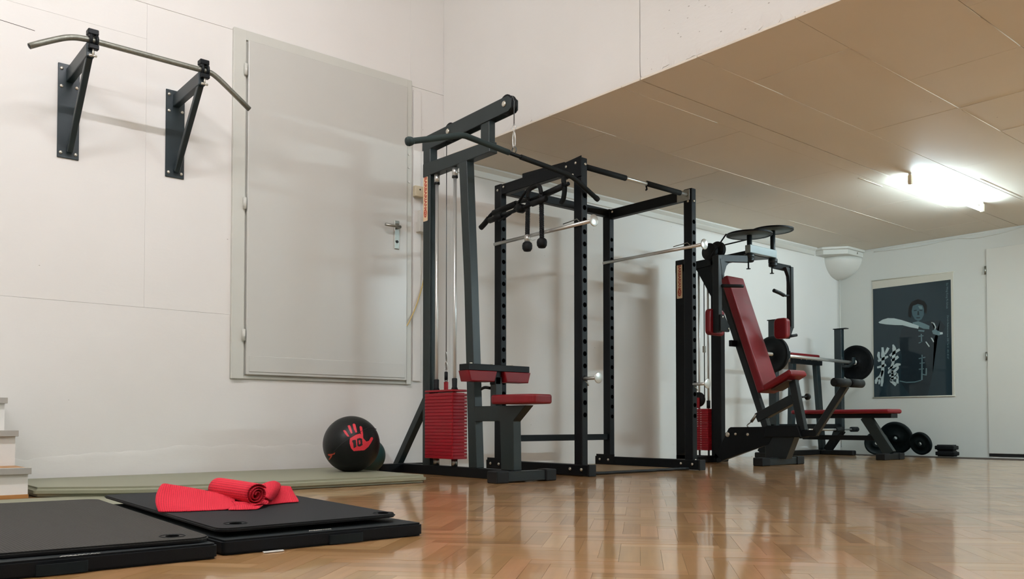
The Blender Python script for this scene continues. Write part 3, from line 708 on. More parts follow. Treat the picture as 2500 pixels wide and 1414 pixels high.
# chrome storage pins with round end plates
def pin(x, z, parent=RK):
    b = nb(); cyl(b, (x+.02, PYF, z), (x+.02, 3.68, z), .011, n=14); p = link('plate_pin', b, 'chrome', parent)
    b = nb(); lathe(b, (x+.02, 3.682, z), (0, -1, 0), [(0, 0), (.033, 0), (.034, .002), (.034, .004), (.030, .006), (0, .006)], 32); link('end_disc', b, 'chrome', p)
    b = nb(); tube(b, [(x+.02, 3.79, z-.014), (x+.02, 3.77, z-.03), (x+.02, 3.765, z-.045)], .005, 8); link('retaining_clip', b, 'steel', p)
pin(PX0, .606); pin(PX1-.01, .602)
# two long chrome spotter bars running through the rack
for x, lab in ((PX0+.0, 'long chrome safety bar through the left side of the power rack'), (PX1-.0, 'long chrome safety bar through the right side of the power rack')):
    q = thing('safety_bar', lab, 'safety bar', (x-.014, 4.1, 1.57), 'chrome safety bars of the rack')
    b = nb(); cyl(b, (x-.014, 3.68, 1.568), (x-.014, 4.64, 1.572), .012, n=16); link('rod', b, 'chrome', q)
    b = nb(); lathe(b, (x-.014, 3.684, 1.568), (0, -1, 0), [(0, 0), (.036, 0), (.037, .002), (.037, .005), (.033, .007), (0, .007)], 36); link('end_disc', b, 'chrome', q)
    b = nb(); tube(b, [(x-.016, 3.95, 1.592), (x-.016, 3.86, 1.598), (x-.022, 3.82, 1.60), (x-.022, 3.79, 1.572), (x-.022, 3.765, 1.56)], .0035, 8); link('spring_clip', b, 'steel', q)
# attachments hanging on the rack side
XA = 3.735
q = thing('cable_curl_bar', 'bent black cable bar with down-turned end, hung on the left side of the rack', 'cable bar', (XA, 4.2, 1.75))
b = nb(); tube(b, [(XA, 4.745, 1.70), (XA, 4.69, 1.725), (XA, 4.62, 1.775), (XA, 4.5, 1.782), (XA, 4.32, 1.80), (XA, 4.22, 1.79), (XA, 4.10, 1.80), (XA, 3.97, 1.812), (XA, 3.86, 1.825)], .013, 12, 4); link('bar', b, 'blk', q)
b = nb(); tube(b, [(XA, 4.745, 1.70), (XA, 4.70, 1.722), (XA, 4.655, 1.75)], .019, 14, 3); link('grip', b, 'rubber', q)
b = nb(); tube(b, [(XA, 4.60, 1.777), (XA, 4.36, 1.796)], .021, 14, 1); link('grip', b, 'rubber', q)
b = nb(); tube(b, [(XA, 4.08, 1.80), (XA, 3.90, 1.82)], .021, 14, 1); link('grip', b, 'rubber', q)
q = thing('straight_cable_bar', 'short straight black cable bar hung behind the rope on the rack', 'cable bar', (XA-.04, 4.3, 1.74))
b = nb(); cyl(b, (XA-.04, 4.60, 1.718), (XA-.04, 4.02, 1.758), .013, n=14); link('bar', b, 'blk', q)
for y0, y1 in ((4.60, 4.46), (4.16, 4.02)):
    f_ = lambda y: 1.718+(4.60-y)/.58*.04
    b = nb(); cyl(b, (XA-.04, y0, f_(y0)), (XA-.04, y1, f_(y1)), .020, n=16, bev=.004); link('grip', b, 'rubber', q)
b = nb(); lathe(b, (XA-.07, 4.27, 1.74), (1, 0, 0), [(0, 0), (.02, 0), (.03, .01), (.03, .05), (.02, .06), (0, .06)], 20); link('swivel', b, 'blk', q)
b = nb(); tube(b, [(XA-.04, 4.5, 1.70), (XA-.04, 4.35, 1.735), (XA-.04, 4.25, 1.82), (XA, 4.21, 1.88), (XA+.04, 4.2, 1.90)], .009, 8, 5); link('strap', b, 'blk', q)
q = thing('triceps_rope', 'black braided triceps rope with two ball ends hanging from the rack', 'rope', (XA-.03, 4.17, 1.49))
XRp = XA-.025
b = nb()
def braid(y0, y1, z0, z1):
    n = 60
    for ph_ in (0, 2.1, 4.2):
        tube(b, [(XRp+.008*math.cos(i*.75+ph_), y0+(y1-y0)*i/n+.008*math.sin(i*.75+ph_), z0+(z1-z0)*i/n) for i in range(n+1)], .0085, 6)
braid(4.215, 4.222, 1.80, 1.535); braid(4.085, 4.08, 1.80, 1.50)
tube(b, [(XRp, 4.215, 1.80), (XRp, 4.20, 1.85), (XRp+.02, 4.15, 1.87), (XRp, 4.10, 1.85), (XRp, 4.085, 1.80)], .014, 10, 4)
link('rope', b, 'rubber', q)
for y, z in ((4.222, 1.487), (4.08, 1.487)):
    b = nb(); lathe(b, (XRp, y, z-.038), (0, 0, 1), [(0, 0), (.022, .003), (.032, .018), (.034, .040), (.030, .056), (.018, .066), (0, .068)], 24); link('ball_end', b, 'rubber', q)
b = nb(); cyl(b, (XRp, 4.222, 1.515), (XRp, 4.222, 1.558), .019, n=16, bev=.002); link('metal_sleeve', b, 'chrome', q)
b = nb(); tube(b, [(XRp, 4.20, 1.53), (XRp, 4.17, 1.515), (XRp, 4.14, 1.517)], .0015, 6, 3); link('wire', b, 'chrome', q)
# board and black strip on floor inside the rack
b = nb(); box(b, 3.86, 4.86, 3.86, 4.70, .001, .012, .002, 1)
tag(link('floor_board', b, 'board', None, (4.36, 4.28, 0)), 'thin brown floor board lying between the feet of the rack', 'board')
b = nb(); random.seed(9)
tube(b, [(3.87+.06*i, 3.815+.012*math.sin(i*1.9)+random.uniform(-.004, .004), .014) for i in range(17)], [.013]*17, 8)
for v in b.verts: v.co.z = max(.001, (v.co.z-.014)*.8+.0125)
tag(link('black_strap', b, 'rubber', None, (4.36, 3.815, 0)), 'wavy black rubber strap lying along the front of the rack', 'strap')

# ================================================================== BUTTERFLY / LEG MACHINE
MX0, MX1, MXC = 5.97, 6.03, 6.0
BM = thing('butterfly_machine', 'black chest press and leg machine with tall red backrest and swinging arms', 'gym machine', (MXC, 4.1, 0))
def bp_(name, fn, m='blk', parent=None):
    b = nb(); fn(b); return link(name, b, m, parent or BM)
bp_('rear_upright', lambda b: beam(b, (MXC, 4.78, .02), (MXC, 4.78, 1.752), .06, .10, .004, (0, 1, 0)))
sticker(BM, MX0, 4.752, 4.812, 1.415, 1.708)
bp_('upright_cap', lambda b: box(b, MX0, MX0+.03, 4.695, 4.73, 1.72, 1.745, .002, 1), 'white')
bp_('front_upright', lambda b: beam(b, (MXC, 4.405, .04), (MXC, 4.405, 1.70), .06, .10, .004, (0, 1, 0)))
bp_('rear_foot', lambda b: box(b, 5.72, 6.22, 4.46, 4.53, 0, .055, .006, 1), 'rubber')
bp_('base_rail', lambda b: box(b, MX0, MX1, 4.40, 4.83, .003, .055, .003, 1))
bp_('top_beam', lambda b: prism(b, [(4.83, 1.64), (4.83, 1.71), (4.40, 1.722), (4.0, 1.735), (4.0, 1.675), (4.38, 1.66)], 'x', MX0, MX1, .003))
bp_('neck_gusset', lambda b: prism(b, [(4.62, 1.66), (4.40, 1.66), (4.40, 1.30)], 'x', MX0+.01, MX1-.01, .002))
bp_('cross_arm', lambda b: box(b, 5.80, 6.17, 3.945, 3.995, 1.672, 1.735, .003, 1), 'litsteel')
bp_('cross_plate', lambda b: prism(b, [(5.83, 3.99), (6.17, 3.99), (6.04, 4.22), (5.96, 4.22)], 'z', 1.668, 1.676), 'gry_shaded')
for k, (x, zt, rr) in enumerate(((5.825, 1.815, .178), (6.150, 1.897, .165))):
    bp_('cam_shaft', lambda b: cyl(b, (x, 3.97, 1.60), (x, 3.97, zt), .02, n=18), 'gry_shaded')
    cm = bp_('cam_disc', lambda b: lathe(b, (x, 3.97, zt), (0, 0, 1), [(0, 0), (rr-.014, 0), (rr-.012, -.003), (rr, -.003), (rr-.004, .002), (rr-.004, .005), (rr, .009), (0, .009)], 56), 'blk')
    b = nb(); lathe(b, (x, 3.97, zt-.0005), (0, 0, -1), [(0, 0), (rr-.016, 0), (rr-.016, .001), (0, .001)], 48); link('disc_face', b, 'camface_lit', cm)
    b = nb(); cyl(b, (x+rr*.75, 3.97-rr*.55, zt+.0), (x+rr*.75, 3.97-rr*.55, zt+.022), .010, n=12); link('cable_stop', b, 'chrome', cm)
    bp_('pivot_cap', lambda b: lathe(b, (x, 3.97, 1.60), (0, 0, 1), [(0, 0), (.028, 0), (.035, .006), (.036, .028), (.032, .03), (.037, .034), (.037, .062), (.03, .066), (0, .066)], 28), 'gry_shaded')
    bp_('lock_pin', lambda b: (cyl(b, (x-.03, 3.96, 1.545), (x-.03, 3.96, 1.60), .006, n=10), cyl(b, (x-.03, 3.96, 1.54), (x-.03, 3.96, 1.545), .017, n=14)), 'blk')
bp_('belt', lambda b: tube(b, [(5.70, 4.10, 1.825), (MX0-.01, 4.44, 1.735), (MX0-.01, 4.50, 1.72)], .006, 8), 'rubber')
bp_('belt', lambda b: tube(b, [(6.30, 4.10, 1.91), (6.05, 4.36, 1.83), (MX1, 4.46, 1.80)], .006, 8), 'rubber')
for (x, y, z) in ((5.955, 4.46, 1.775), (6.01, 4.42, 1.79)):
    bp_('pulley', lambda b: lathe(b, (x, y, z), (1, 0, 0), [(0, 0), (.072, 0), (.072, .005), (.062, .012), (.062, .02), (.072, .027), (.072, .032), (0, .032)], 36), 'rubber')
# arms
def arm(pts_top, elbow, bottom, m='gry_shaded'):
    def f(b):
        beam(b, pts_top, elbow, .03, .055, .003)
        beam(b, V(elbow)+V((0, 0, .02)), bottom, .045, .055, .003, (0, 1, 0))
    return f
la = bp_('left_arm', arm((5.82, 3.97, 1.622), (5.52, 4.055, 1.605), (5.52, 4.055, 1.03)), 'gry_shaded')
b = nb(); prism(b, [(5.52, 1.60), (5.66, 1.60), (5.60, 1.55), (5.55, 1.44)], 'y', 4.025, 4.065, .002); link('corner_gusset', b, 'gry_shaded', la)
b = nb(); prism(b, roundpoly([(5.495, 1.165), (5.545, 1.165), (5.615, 1.075), (5.61, 1.035), (5.495, 1.035)], .008), 'y', 4.008, 4.028, .002); link('pad_bracket', b, 'blk', la)
b = nb(); softprism(b, rrect(5.455, 5.655, 1.012, 1.215, .035), 'y', 4.082, 4.13, .014); link('forearm_pad', b, 'red', la)
b = nb(); tube(b, [(5.54, 4.03, 1.39), (5.60, 3.98, 1.39), (5.68, 3.93, 1.39)], .013, 10, 3); link('hand_grip', b, 'rubber', la)
bolts(la, [(5.52, 4.008, 1.145), (5.595, 4.008, 1.06)], (0, -1, 0), .008, .006)
ra = bp_('right_arm', lambda b: (beam(b, (6.14, 3.965, 1.612), (6.262, 3.885, 1.585), .03, .05, .003), beam(b, (6.262, 3.885, 1.60), (6.262, 3.885, 1.10), .04, .045, .003, (0, 1, 0)), beam(b, (6.262, 3.885, 1.11), (6.215, 3.89, 1.02), .04, .04, .003, (0, 1, 0))), 'gry_shaded')
b = nb(); prism(b, [(6.25, 1.59), (6.18, 1.59), (6.225, 1.52), (6.24, 1.42), (6.25, 1.42)], 'y', 3.87, 3.90, .002); link('corner_gusset', b, 'gry_shaded', ra)
b = nb(); softprism(b, rrect(3.835, 3.955, 1.008, 1.175, .035), 'x', 6.125, 6.185, .014); link('forearm_pad', b, 'red', ra)
b = nb(); tube(b, [(6.245, 3.885, 1.365), (6.18, 3.885, 1.36), (6.12, 3.89, 1.375), (6.05, 3.90, 1.39)], [.009]*7+[.015]*12, 10, 6); link('hand_grip', b, 'rubber', ra)
b = nb(); cyl(b, (6.22, 3.875, 1.03), (6.30, 3.85, 1.045), .012, n=14, bev=.003); link('pad_knob', b, 'rubber', ra)
# backrest
dv = V((0, 3.955-4.265, .565-1.545)).normalized()
def padrot(x0, x1, ytop, ztop, ybot, zbot, th, bev):
    b = nb(); beam(b, (0, ytop, ztop), (0, ybot, zbot), x1-x0, th, bev, (0, 1, 0)); 
    for v in b.verts: v.co.x += (x0+x1)/2
    return b
b = nb(); t_ = bmesh.new()
a_ = V((MXC, 4.262, 1.528)); c_ = V((MXC, 3.915, .575)); d_ = (c_-a_); L2 = d_.length; s_, u_ = frame(d_, V((0, -1, 0)))
mtx = Matrix(((s_.x, d_.normalized().x, u_.x, (a_.x+c_.x)/2), (s_.y, d_.normalized().y, u_.y, (a_.y+c_.y)/2), (s_.z, d_.normalized().z, u_.z, (a_.z+c_.z)/2), (0, 0, 0, 1)))
box(b, -.118, .118, -L2/2, L2/2, -.035, .035, .014, 3, mtx); link('backrest', b, 'red', BM, smooth=False)
bp_('backrest_rail', lambda b: beam(b, (MXC, 4.43, 1.62), (MXC, 3.93, .27), .05, .055, .003, (0, 1, 0)), 'gry_shaded')
bp_('backrest_bracket', lambda b: beam(b, (MXC-.1, 4.21, .98), (MXC+.1, 4.21, .98), .03, .05, .002), 'blk')
# seat
b = nb(); a_ = V((MXC, 3.90, .60)); c_ = V((MXC, 3.655, .722)); d_ = (c_-a_); L2 = d_.length; s_, u_ = frame(d_)
mtx = Matrix(((s_.x, d_.normalized().x, u_.x, (a_.x+c_.x)/2), (s_.y, d_.normalized().y, u_.y, (a_.y+c_.y)/2), (s_.z, d_.normalized().z, u_.z, (a_.z+c_.z)/2), (0, 0, 0, 1)))
box(b, -.115, .115, -L2/2, L2/2, -.026, .026, .018, 3, mtx); link('seat', b, 'red', BM)
bp_('seat_plate', lambda b: beam(b, (MXC, 3.85, .588), (MXC, 3.70, .66), .16, .010, .002), 'underseat')
bp_('seat_post', lambda b: beam(b, (MXC, 3.70, .66), (MXC, 3.62, .27), .05, .06, .003, (0, 1, 0)), 'gry_shaded')
bp_('seat_slide', lambda b: beam(b, (MXC, 4.02, .37), (MXC, 3.70, .515), .06, .075, .003), 'gry_shaded')
bp_('adjust_knob', lambda b: (cyl(b, (6.03, 3.66, .53), (6.10, 3.65, .535), .008, n=10), lathe(b, (6.10, 3.65, .535), (1, 0, 0), [(0, 0), (.02, .002), (.026, .012), (.024, .026), (0, .03)], 18)), 'rubber')
bp_('spring_plunger', lambda b: (cyl(b, (MXC-.02, 4.02, .40), (MXC-.02, 4.07, .34), .012, n=12), tube(b, [(MXC-.02, 4.07, .34), (MXC-.02, 4.11, .31), (MXC-.02, 4.09, .29)], .005, 8, 3)), 'steel')
# lower body
bp_('side_plate', lambda b: prism(b, [(4.40, .07), (4.275, .285), (4.255, .296), (3.93, .300), (3.86, .225), (3.90, .16), (4.35, .02)], 'x', MX0-.012, MX0, .002))
bp_('base_beam', lambda b: beam(b, (MXC, 4.42, .04), (MXC, 3.86, .235), .06, .06, .003), 'gry_shaded')
bp_('lower_brace', lambda b: beam(b, (MXC-.02, 4.40, .015), (MXC-.02, 3.90, .185), .04, .035, .003), 'gry_shaded')
bolts(BM, [(MX0-.012, 4.285, .235)], (-1, 0, 0), .022, .006)
bolts(BM, [(MX0-.012, 4.205, .24), (MX0-.012, 4.09, .238)], (-1, 0, 0), .012, .006)
bp_('pedestal', lambda b: prism(b, [(3.935, .225), (3.67, .225), (3.745, .05), (3.93, .05)], 'x', MX0-.01, MX1+.01, .003), 'gry_shaded')
bp_('pedestal_box', lambda b: prism(b, [(3.91, .31), (3.64, .31), (3.60, .22), (3.93, .22)], 'x', MX0-.03, MX1+.03, .004), 'blk')
bp_('front_foot', lambda b: box(b, 5.78, 6.24, 3.80, 3.87, .003, .058, .004, 1), 'gry_shaded')
for x0, x1 in ((5.715, 5.82), (6.20, 6.30)): bp_('rubber_foot', lambda b: box(b, x0, x1, 3.79, 3.88, 0, .065, .008, 2), 'rubber')
# leg lever with rollers
bp_('leg_lever', lambda b: beam(b, (MXC, 3.52, .25), (MXC, 3.27, .605), .04, .05, .003, (0, 1, 0)), 'gry_shaded')
bp_('lever_arm', lambda b: beam(b, (MXC, 3.66, .245), (MXC, 3.50, .255), .05, .05, .003), 'blk')
for x0, x1 in ((5.80, 6.0), (6.03, 6.20)): bp_('foam_roller', lambda b: cyl(b, (x0, 3.25, .625), (x1, 3.25, .625), .032, n=24, bev=.006), 'foam')
# weight stack
part2 = lambda name, fn, m: bp_(name, fn, m)
NQ = 18; q0, q1 = .10, .45; hq = (q1-q0)/NQ
b = nb(); wplate(b, 0, hq-.0002, 5.935, 6.065, 4.465, 4.65, .02)
for v in b.verts: v.co -= V(BM['org'])
w2 = bpy.data.meshes.new('weight_plate'); b.to_mesh(w2); b.free(); w2.materials.append(M['redst'])
for i in range(NQ):
    o = bpy.data.objects.new('weight_plate', w2); col.objects.link(o); o.parent = BM; o.location = (0, 0, q0+i*hq)
b = nb()
for i in range(NQ):
    s = str((i+1)*5); put_text(b, s, .013, Matrix(((0, 0, -1, 5.9335), (-1, 0, 0, 4.535), (0, 1, 0, q1-(i+.6)*hq), (0, 0, 0, 1))))
    if i < 8: put_text(b, s, .013, Matrix(((0, 0, -1, 5.9335), (-1, 0, 0, 4.57), (0, 1, 0, q1-(i+.6)*hq), (0, 0, 0, 1))))
link('weight_numbers', b, 'white', BM)
for y in (4.60, 4.505): bp_('guide_rod', lambda b: cyl(b, (MXC, y, .05), (MXC, y, 1.66), .009, n=12), 'chrome')
bp_('rubber_bumper', lambda b: cyl(b, (MXC, 4.505, .455), (MXC, 4.505, .52), .016, n=14), 'rubber')
bp_('lift_pulley', lambda b: lathe(b, (5.955, 4.58, .53), (1, 0, 0), [(0, 0), (.062, 0), (.062, .02), (0, .02)], 30), 'rubber')
bp_('lift_pin', lambda b: box(b, 5.935, 5.95, 4.555, 4.58, .455, .545, .003, 1), 'redst')
bp_('lift_cable', lambda b: tube(b, [(MXC, 4.545, 1.66), (MXC, 4.545, .55)], .004, 8), 'rubber')
bp_('cable_clamp', lambda b: box(b, MXC-.012, MXC+.012, 4.535, 4.557, .93, .985, .003, 1), 'steel')

# ================================================================== BENCH PRESS
BP = thing('bench_press', 'red padded flat bench with two black barbell uprights near the poster', 'weight bench', (7.66, 4.2, 0))
def bb(name, fn, m='blk', parent=None):
    b = nb(); fn(b); return link(name, b, m, parent or BP)
bb('bench_pad', lambda b: box(b, 7.53, 7.79, 3.70, 4.68, .415, .455, .018, 3), 'red')
bb('pad_frame', lambda b: box(b, 7.60, 7.72, 3.71, 4.66, .375, .414, .003, 1))
bb('front_leg', lambda b: beam(b, (7.64, 3.97, .39), (7.64, 3.74, .05), .05, .095, .003, (0, 1, 0)), 'gry')
bb('front_foot', lambda b: box(b, 7.46, 7.76, 3.69, 3.76, .003, .055, .004, 1))
for x0, x1 in ((7.42, 7.52), (7.70, 7.79)): bb('rubber_foot', lambda b: box(b, x0, x1, 3.68, 3.77, 0, .06, .008, 2), 'rubber')
bb('spine_rail', lambda b: box(b, 7.64, 7.70, 3.86, 4.62, .17, .215, .003, 1))
bb('rear_beam', lambda b: box(b, 7.13, 8.34, 4.60, 4.65, .25, .32, .003, 1))
bb('rear_leg', lambda b: beam(b, (7.66, 4.64, .40), (7.66, 4.62, .18), .05, .06, .003, (0, 1, 0)))
for x in (7.13, 8.325):
    u = bb('barbell_upright', lambda b: prism(b, [(4.66, 1.30), (4.58, 1.30), (4.58, .25), (4.64, .20), (4.70, .20), (4.66, .30)], 'x', x, x+.055, .003), 'brk')
    b = nb(); beam(b, (x+.027, 4.60, .26), (x+.027, 4.76, .045), .05, .08, .003, (0, 1, 0)); link('slanted_strut', b, 'blk', u)
    b = nb(); box(b, x-.005, x+.06, 4.46, 4.82, 0, .05, .008, 1); link('foot', b, 'rubber', u)
    b = nb(); box(b, x-.005, x+.06, 4.53, 4.67, 1.298, 1.306, .001, 1); link('top_lip', b, 'blk', u)
    b = nb(); prism(b, [(4.59, .90), (4.50, .90), (4.455, .94), (4.455, 1.0), (4.47, 1.0), (4.475, .95), (4.51, .925), (4.56, .925), (4.59, 1.06)], 'x', x+.005, x+.05, .002); link('bar_hook', b, 'brk', u)
bb('foam_axle', lambda b: cyl(b, (7.55, 4.50, .265), (8.47, 4.50, .265), .010, n=12), 'chrome')
for x0, x1 in ((8.05, 8.19), (8.36, 8.48)): bb('foam_roller', lambda b: cyl(b, (x0, 4.50, .265), (x1, 4.50, .265), .026, n=18, bev=.005), 'foam')
q = thing('barbell', 'long chrome barbell resting on the hooks of the bench uprights', 'barbell', (7.67, 4.51, .935))
YBB, ZBB = 4.508, .955
b = nb(); cyl(b, (6.84, YBB, ZBB+.008), (8.79, YBB, ZBB-.006), .0165, n=18); link('shaft', b, 'chrome', q)
for x in (7.01, 8.44):
    b = nb(); cyl(b, (x, YBB, ZBB), (x+.02, YBB, ZBB), .027, n=20, bev=.003); link('collar', b, 'chrome', q)
def disc_plate(name, label, c, ax, r, th, m='iron', group=None, cat='weight plate'):
    b = nb(); c = V(c); ax = V(ax).normalized(); c0 = c-ax*th/2
    lathe(b, c0, ax, [(.018, .004), (.03, .0), (.045, .0), (.05, .006), (r*.78, .006), (r*.84, 0), (r-.004, 0), (r, .004), (r, th-.004), (r-.004, th), (r*.84, th), (r*.78, th-.006), (.05, th-.006), (.045, th), (.03, th), (.018, th-.004), (.018, .004)], 56)
    base = c-V((0, 0, r*math.sqrt(max(0, 1-ax.z**2))+th/2*abs(ax.z)))
    return tag(link(name, b, m, None, base), label, cat, group)
G1 = 'black plates loaded on the barbell'
disc_plate('weight_plate', 'large black plate on the near end of the barbell, behind the red backrest', (6.965, YBB, ZBB+.006), (1, 0, 0), .168, .035, group=G1)
disc_plate('weight_plate', 'large black plate on the far end of the barbell beside the poster', (8.485, YBB, ZBB-.006), (1, 0, 0), .184, .035, group=G1)
# plates leaning on the floor by the wall
G2 = 'black plates leaning at the poster wall'
disc_plate('weight_plate', 'largest black plate leaning on the poster wall behind the bench', (8.90, 4.30, .175), V((.93, .1, .25)), .172, .035, 'irong', G2)
disc_plate('weight_plate', 'dark plate standing furthest left, half behind the bench foot', (8.66, 4.385, .122), V((.8, .45, .12)), .120, .035, 'irong', G2)
disc_plate('weight_plate', 'smaller dark plate leaning right of the largest plate', (8.86, 4.025, .122), V((.93, -.15, .25)), .118, .035, 'irong', G2)
for k, (z, lab, off) in enumerate(((0, 'lower black block plate of the small stack at the poster wall', 0), (.058, 'upper black block plate of the small stack at the poster wall', .006))):
    q = thing('block_weight', lab, 'weight', (8.8, 3.735+off, z), 'stacked black blocks')
    b = nb(); box(b, 8.74, 8.86, 3.645+off, 3.83+off, z+.010, z+.048, .008, 2); link('body', b, 'iron', q)
    b = nb(); box(b, 8.755, 8.845, 3.66+off, 3.815+off, z+.0, z+.0575, .006, 2); link('rim', b, 'rubber', q)

# arm-curl stand near wall
q = thing('curl_stand', 'black two-legged stand with flat red pad behind the bench', 'exercise stand', (8.08, 4.9, 0))
b = nb(); box(b, 7.80, 8.33, 4.82, 4.96, 1.0, 1.045, .016, 3); link('arm_pad', b, 'red', q)
b = nb(); box(b, 7.84, 8.39, 4.83, 4.87, .935, 1.0, .003, 1); pf = link('pad_frame', b, 'blk', q)
bolts(pf, [(x, 4.83, .985) for x in (7.98, 8.08, 8.18, 8.30)], (0, -1, 0), .007, .006)
for x0, x1 in ((7.88, 7.84), (8.33, 8.44)):
    b = nb(); beam(b, (x0, 4.87, .95), (x1, 4.87, .05), .07, .05, .003, (0, 1, 0)); link('leg', b, 'brk', q)
b = nb(); box(b, 7.78, 8.50, 4.83, 4.91, 0, .05, .006, 1); link('foot', b, 'rubber', q)

# ================================================================== POSTER
P = thing('poster', 'dark teal martial arts poster with sword figure and brushed white character', 'poster', (XB, 4.2, .6))
def PP(name, polys, m, lift, parent=P, th=.0008):
    """polys in poster pixel space (photo px), mapped onto the wall plane"""
    b = nb()
    for poly in polys:
        t2 = bmesh.new(); vs = [t2.verts.new((XB-lift, u2y(p[0]), v2z(p))) for p in poly]
        try: t2.faces.new(vs)
        except Exception: t2.free(); continue
        bmesh.ops.triangulate(t2, faces=t2.faces); merge(b, t2)
    return link(name, b, m, parent)
# poster pixel frame taken from the crop: x 200..955 -> y 4.622..3.79 ; perspective is mild so use linear map in y and plane height map
Ya, Yb_ = 4.625, 3.785
import mathutils
def u2y(x):   # crop x (0..1335 for 340 px) -> photo px -> exact ray hit on the wall plane
    return ray_wall(x, 700)[0]
def v2z(p): return ray_wall(p[0], p[1])[1]
_f = 2110.46; _p = R(1.5); _y = R(49.7065)
_fw = V((math.cos(_y)*math.cos(_p), math.sin(_y)*math.cos(_p), math.sin(_p))); _rt = V((math.sin(_y), -math.cos(_y), 0)); _up = _rt.cross(_fw)
def ray_wall(cx, cy):
    px = 2080+cx*340/1335; py = 640+cy*360/1414
    d = _fw*_f+_rt*(px-1250)-_up*(py-977.74); s = XB/d.x
    return (d.y*s, .33+d.z*s)
def rect(x0, y0, x1, y1): return [(x0, y0), (x1, y0), (x1, y1), (x0, y1)]
b = nb(); prism(b, [(4.627, .598), (4.627, 1.878), (3.775, 1.868), (3.775, .60)], 'x', XB-.006, XB-.0005, .0005); link('backing', b, 'postercr', P)
b = nb(); prism(b, [(4.618, .612), (4.618, 1.790), (3.797, 1.790), (3.797, .612)], 'x', XB-.0075, XB-.006); link('print', b, 'poster', P)
b = nb(); cyl(b, (XB-.008, 4.63, 1.878), (XB-.008, 3.765, 1.868), .006, n=8); link('hanging_rail', b, 'postercr', P)
b = nb(); cyl(b, (XB-.008, 4.63, .606), (XB-.008, 3.765, .606), .006, n=8); link('hanging_rail', b, 'postercr', P)
PP('figure_body', [[(480, 640), (560, 590), (640, 590), (760, 560), (850, 560), (900, 620), (860, 700), (790, 740), (780, 900), (770, 1080), (720, 1280), (560, 1290), (460, 1150), (480, 900), (450, 760)]], 'posterdk', .0080)
PP('figure_hair', [[(545, 520), (550, 430), (580, 380), (640, 355), (700, 375), (725, 420), (720, 500), (700, 480), (690, 420), (640, 400), (595, 420), (575, 480), (575, 540)]], 'black', .0086)
PP('figure_face', [[(578, 470), (590, 420), (640, 402), (685, 415), (697, 450), (694, 510), (672, 550), (640, 566), (608, 550), (586, 510)]], 'postermid', .0088)
PP('figure_features', [[(598, 462), (628, 458), (628, 466), (600, 470)], [(652, 458), (682, 460), (680, 468), (652, 466)], [(636, 470), (646, 470), (652, 508), (632, 510)], [(618, 530), (662, 530), (652, 540), (628, 540)]], 'posterdk', .0092)
PP('figure_highlight', [[(640, 420), (676, 424), (684, 450), (656, 452)]], 'postersk', .0092)
PP('sword_blade', [[(258, 578), (300, 552), (350, 538), (410, 540), (480, 556), (560, 582), (645, 612), (640, 640), (560, 625), (490, 606), (410, 604), (330, 598), (270, 588)]], 'posterlt', .0092)
PP('figure_hands', [[(585, 580), (640, 568), (700, 590), (748, 612), (745, 645), (690, 640), (640, 620), (590, 592)], [(640, 650), (700, 655), (695, 670), (640, 664)], [(770, 660), (800, 645), (850, 670), (876, 680), (870, 695), (830, 705), (780, 690)]], 'postersk', .0090)
PP('sleeve_trim', [[(768, 575), (795, 585), (812, 625), (802, 650), (794, 648), (800, 622), (786, 596), (766, 584)], [(757, 725), (772, 728), (792, 765), (782, 770)], [(705, 765), (716, 763), (748, 808), (740, 816)], [(846, 675), (872, 672), (874, 692), (848, 694)]], 'posterlt', .0094)
PP('jacket_clasps', [[(640, 708), (688, 702), (688, 712), (640, 718)], [(662, 690), (674, 690), (676, 770), (664, 772)], [(640, 772), (680, 760), (680, 768), (642, 782)], [(668, 890), (678, 890), (676, 1130), (660, 1134)], [(640, 922), (704, 908), (704, 918), (640, 932)], [(648, 968), (698, 962), (698, 970), (648, 976)], [(640, 1024), (690, 1020), (690, 1028), (640, 1034)], [(706, 1018), (718, 1018), (716, 1085), (704, 1085)], [(676, 1072), (716, 1080), (714, 1090), (676, 1082)], [(455, 1136), (520, 1150), (600, 1146), (662, 1130), (662, 1138), (600, 1156), (520, 1160), (455, 1146)]], 'postersk', .0094)
# brushed character
b = nb()
def stroke(pts, ws):
    P_ = smoothpts([(p[0], p[1], 0) for p in pts], 4) if len(pts) > 2 else [V((*pts[0], 0)).lerp(V((*pts[1], 0)), k/6) for k in range(7)]
    n = len(P_); pv = None; random.seed(int(pts[0][0]*7+pts[0][1]))
    for i, p in enumerate(P_):
        d = (P_[min(i+1, n-1)]-P_[max(i-1, 0)]).normalized(); nn = V((-d.y, d.x, 0)); f_ = i/(n-1)*(len(ws)-1); k = min(int(f_), len(ws)-2)
        w2_ = (ws[k]*(1-(f_-k))+ws[k+1]*(f_-k))/2*random.uniform(.86, 1.14)
        cur = []
        for q in (p+nn*w2_, p-nn*w2_):
            yy, zz_ = ray_wall(q.x, q.y); cur.append(b.verts.new((XB-.0094, yy, zz_)))
        if pv: b.faces.new((pv[0], cur[0], cur[1], pv[1]))
        pv = cur
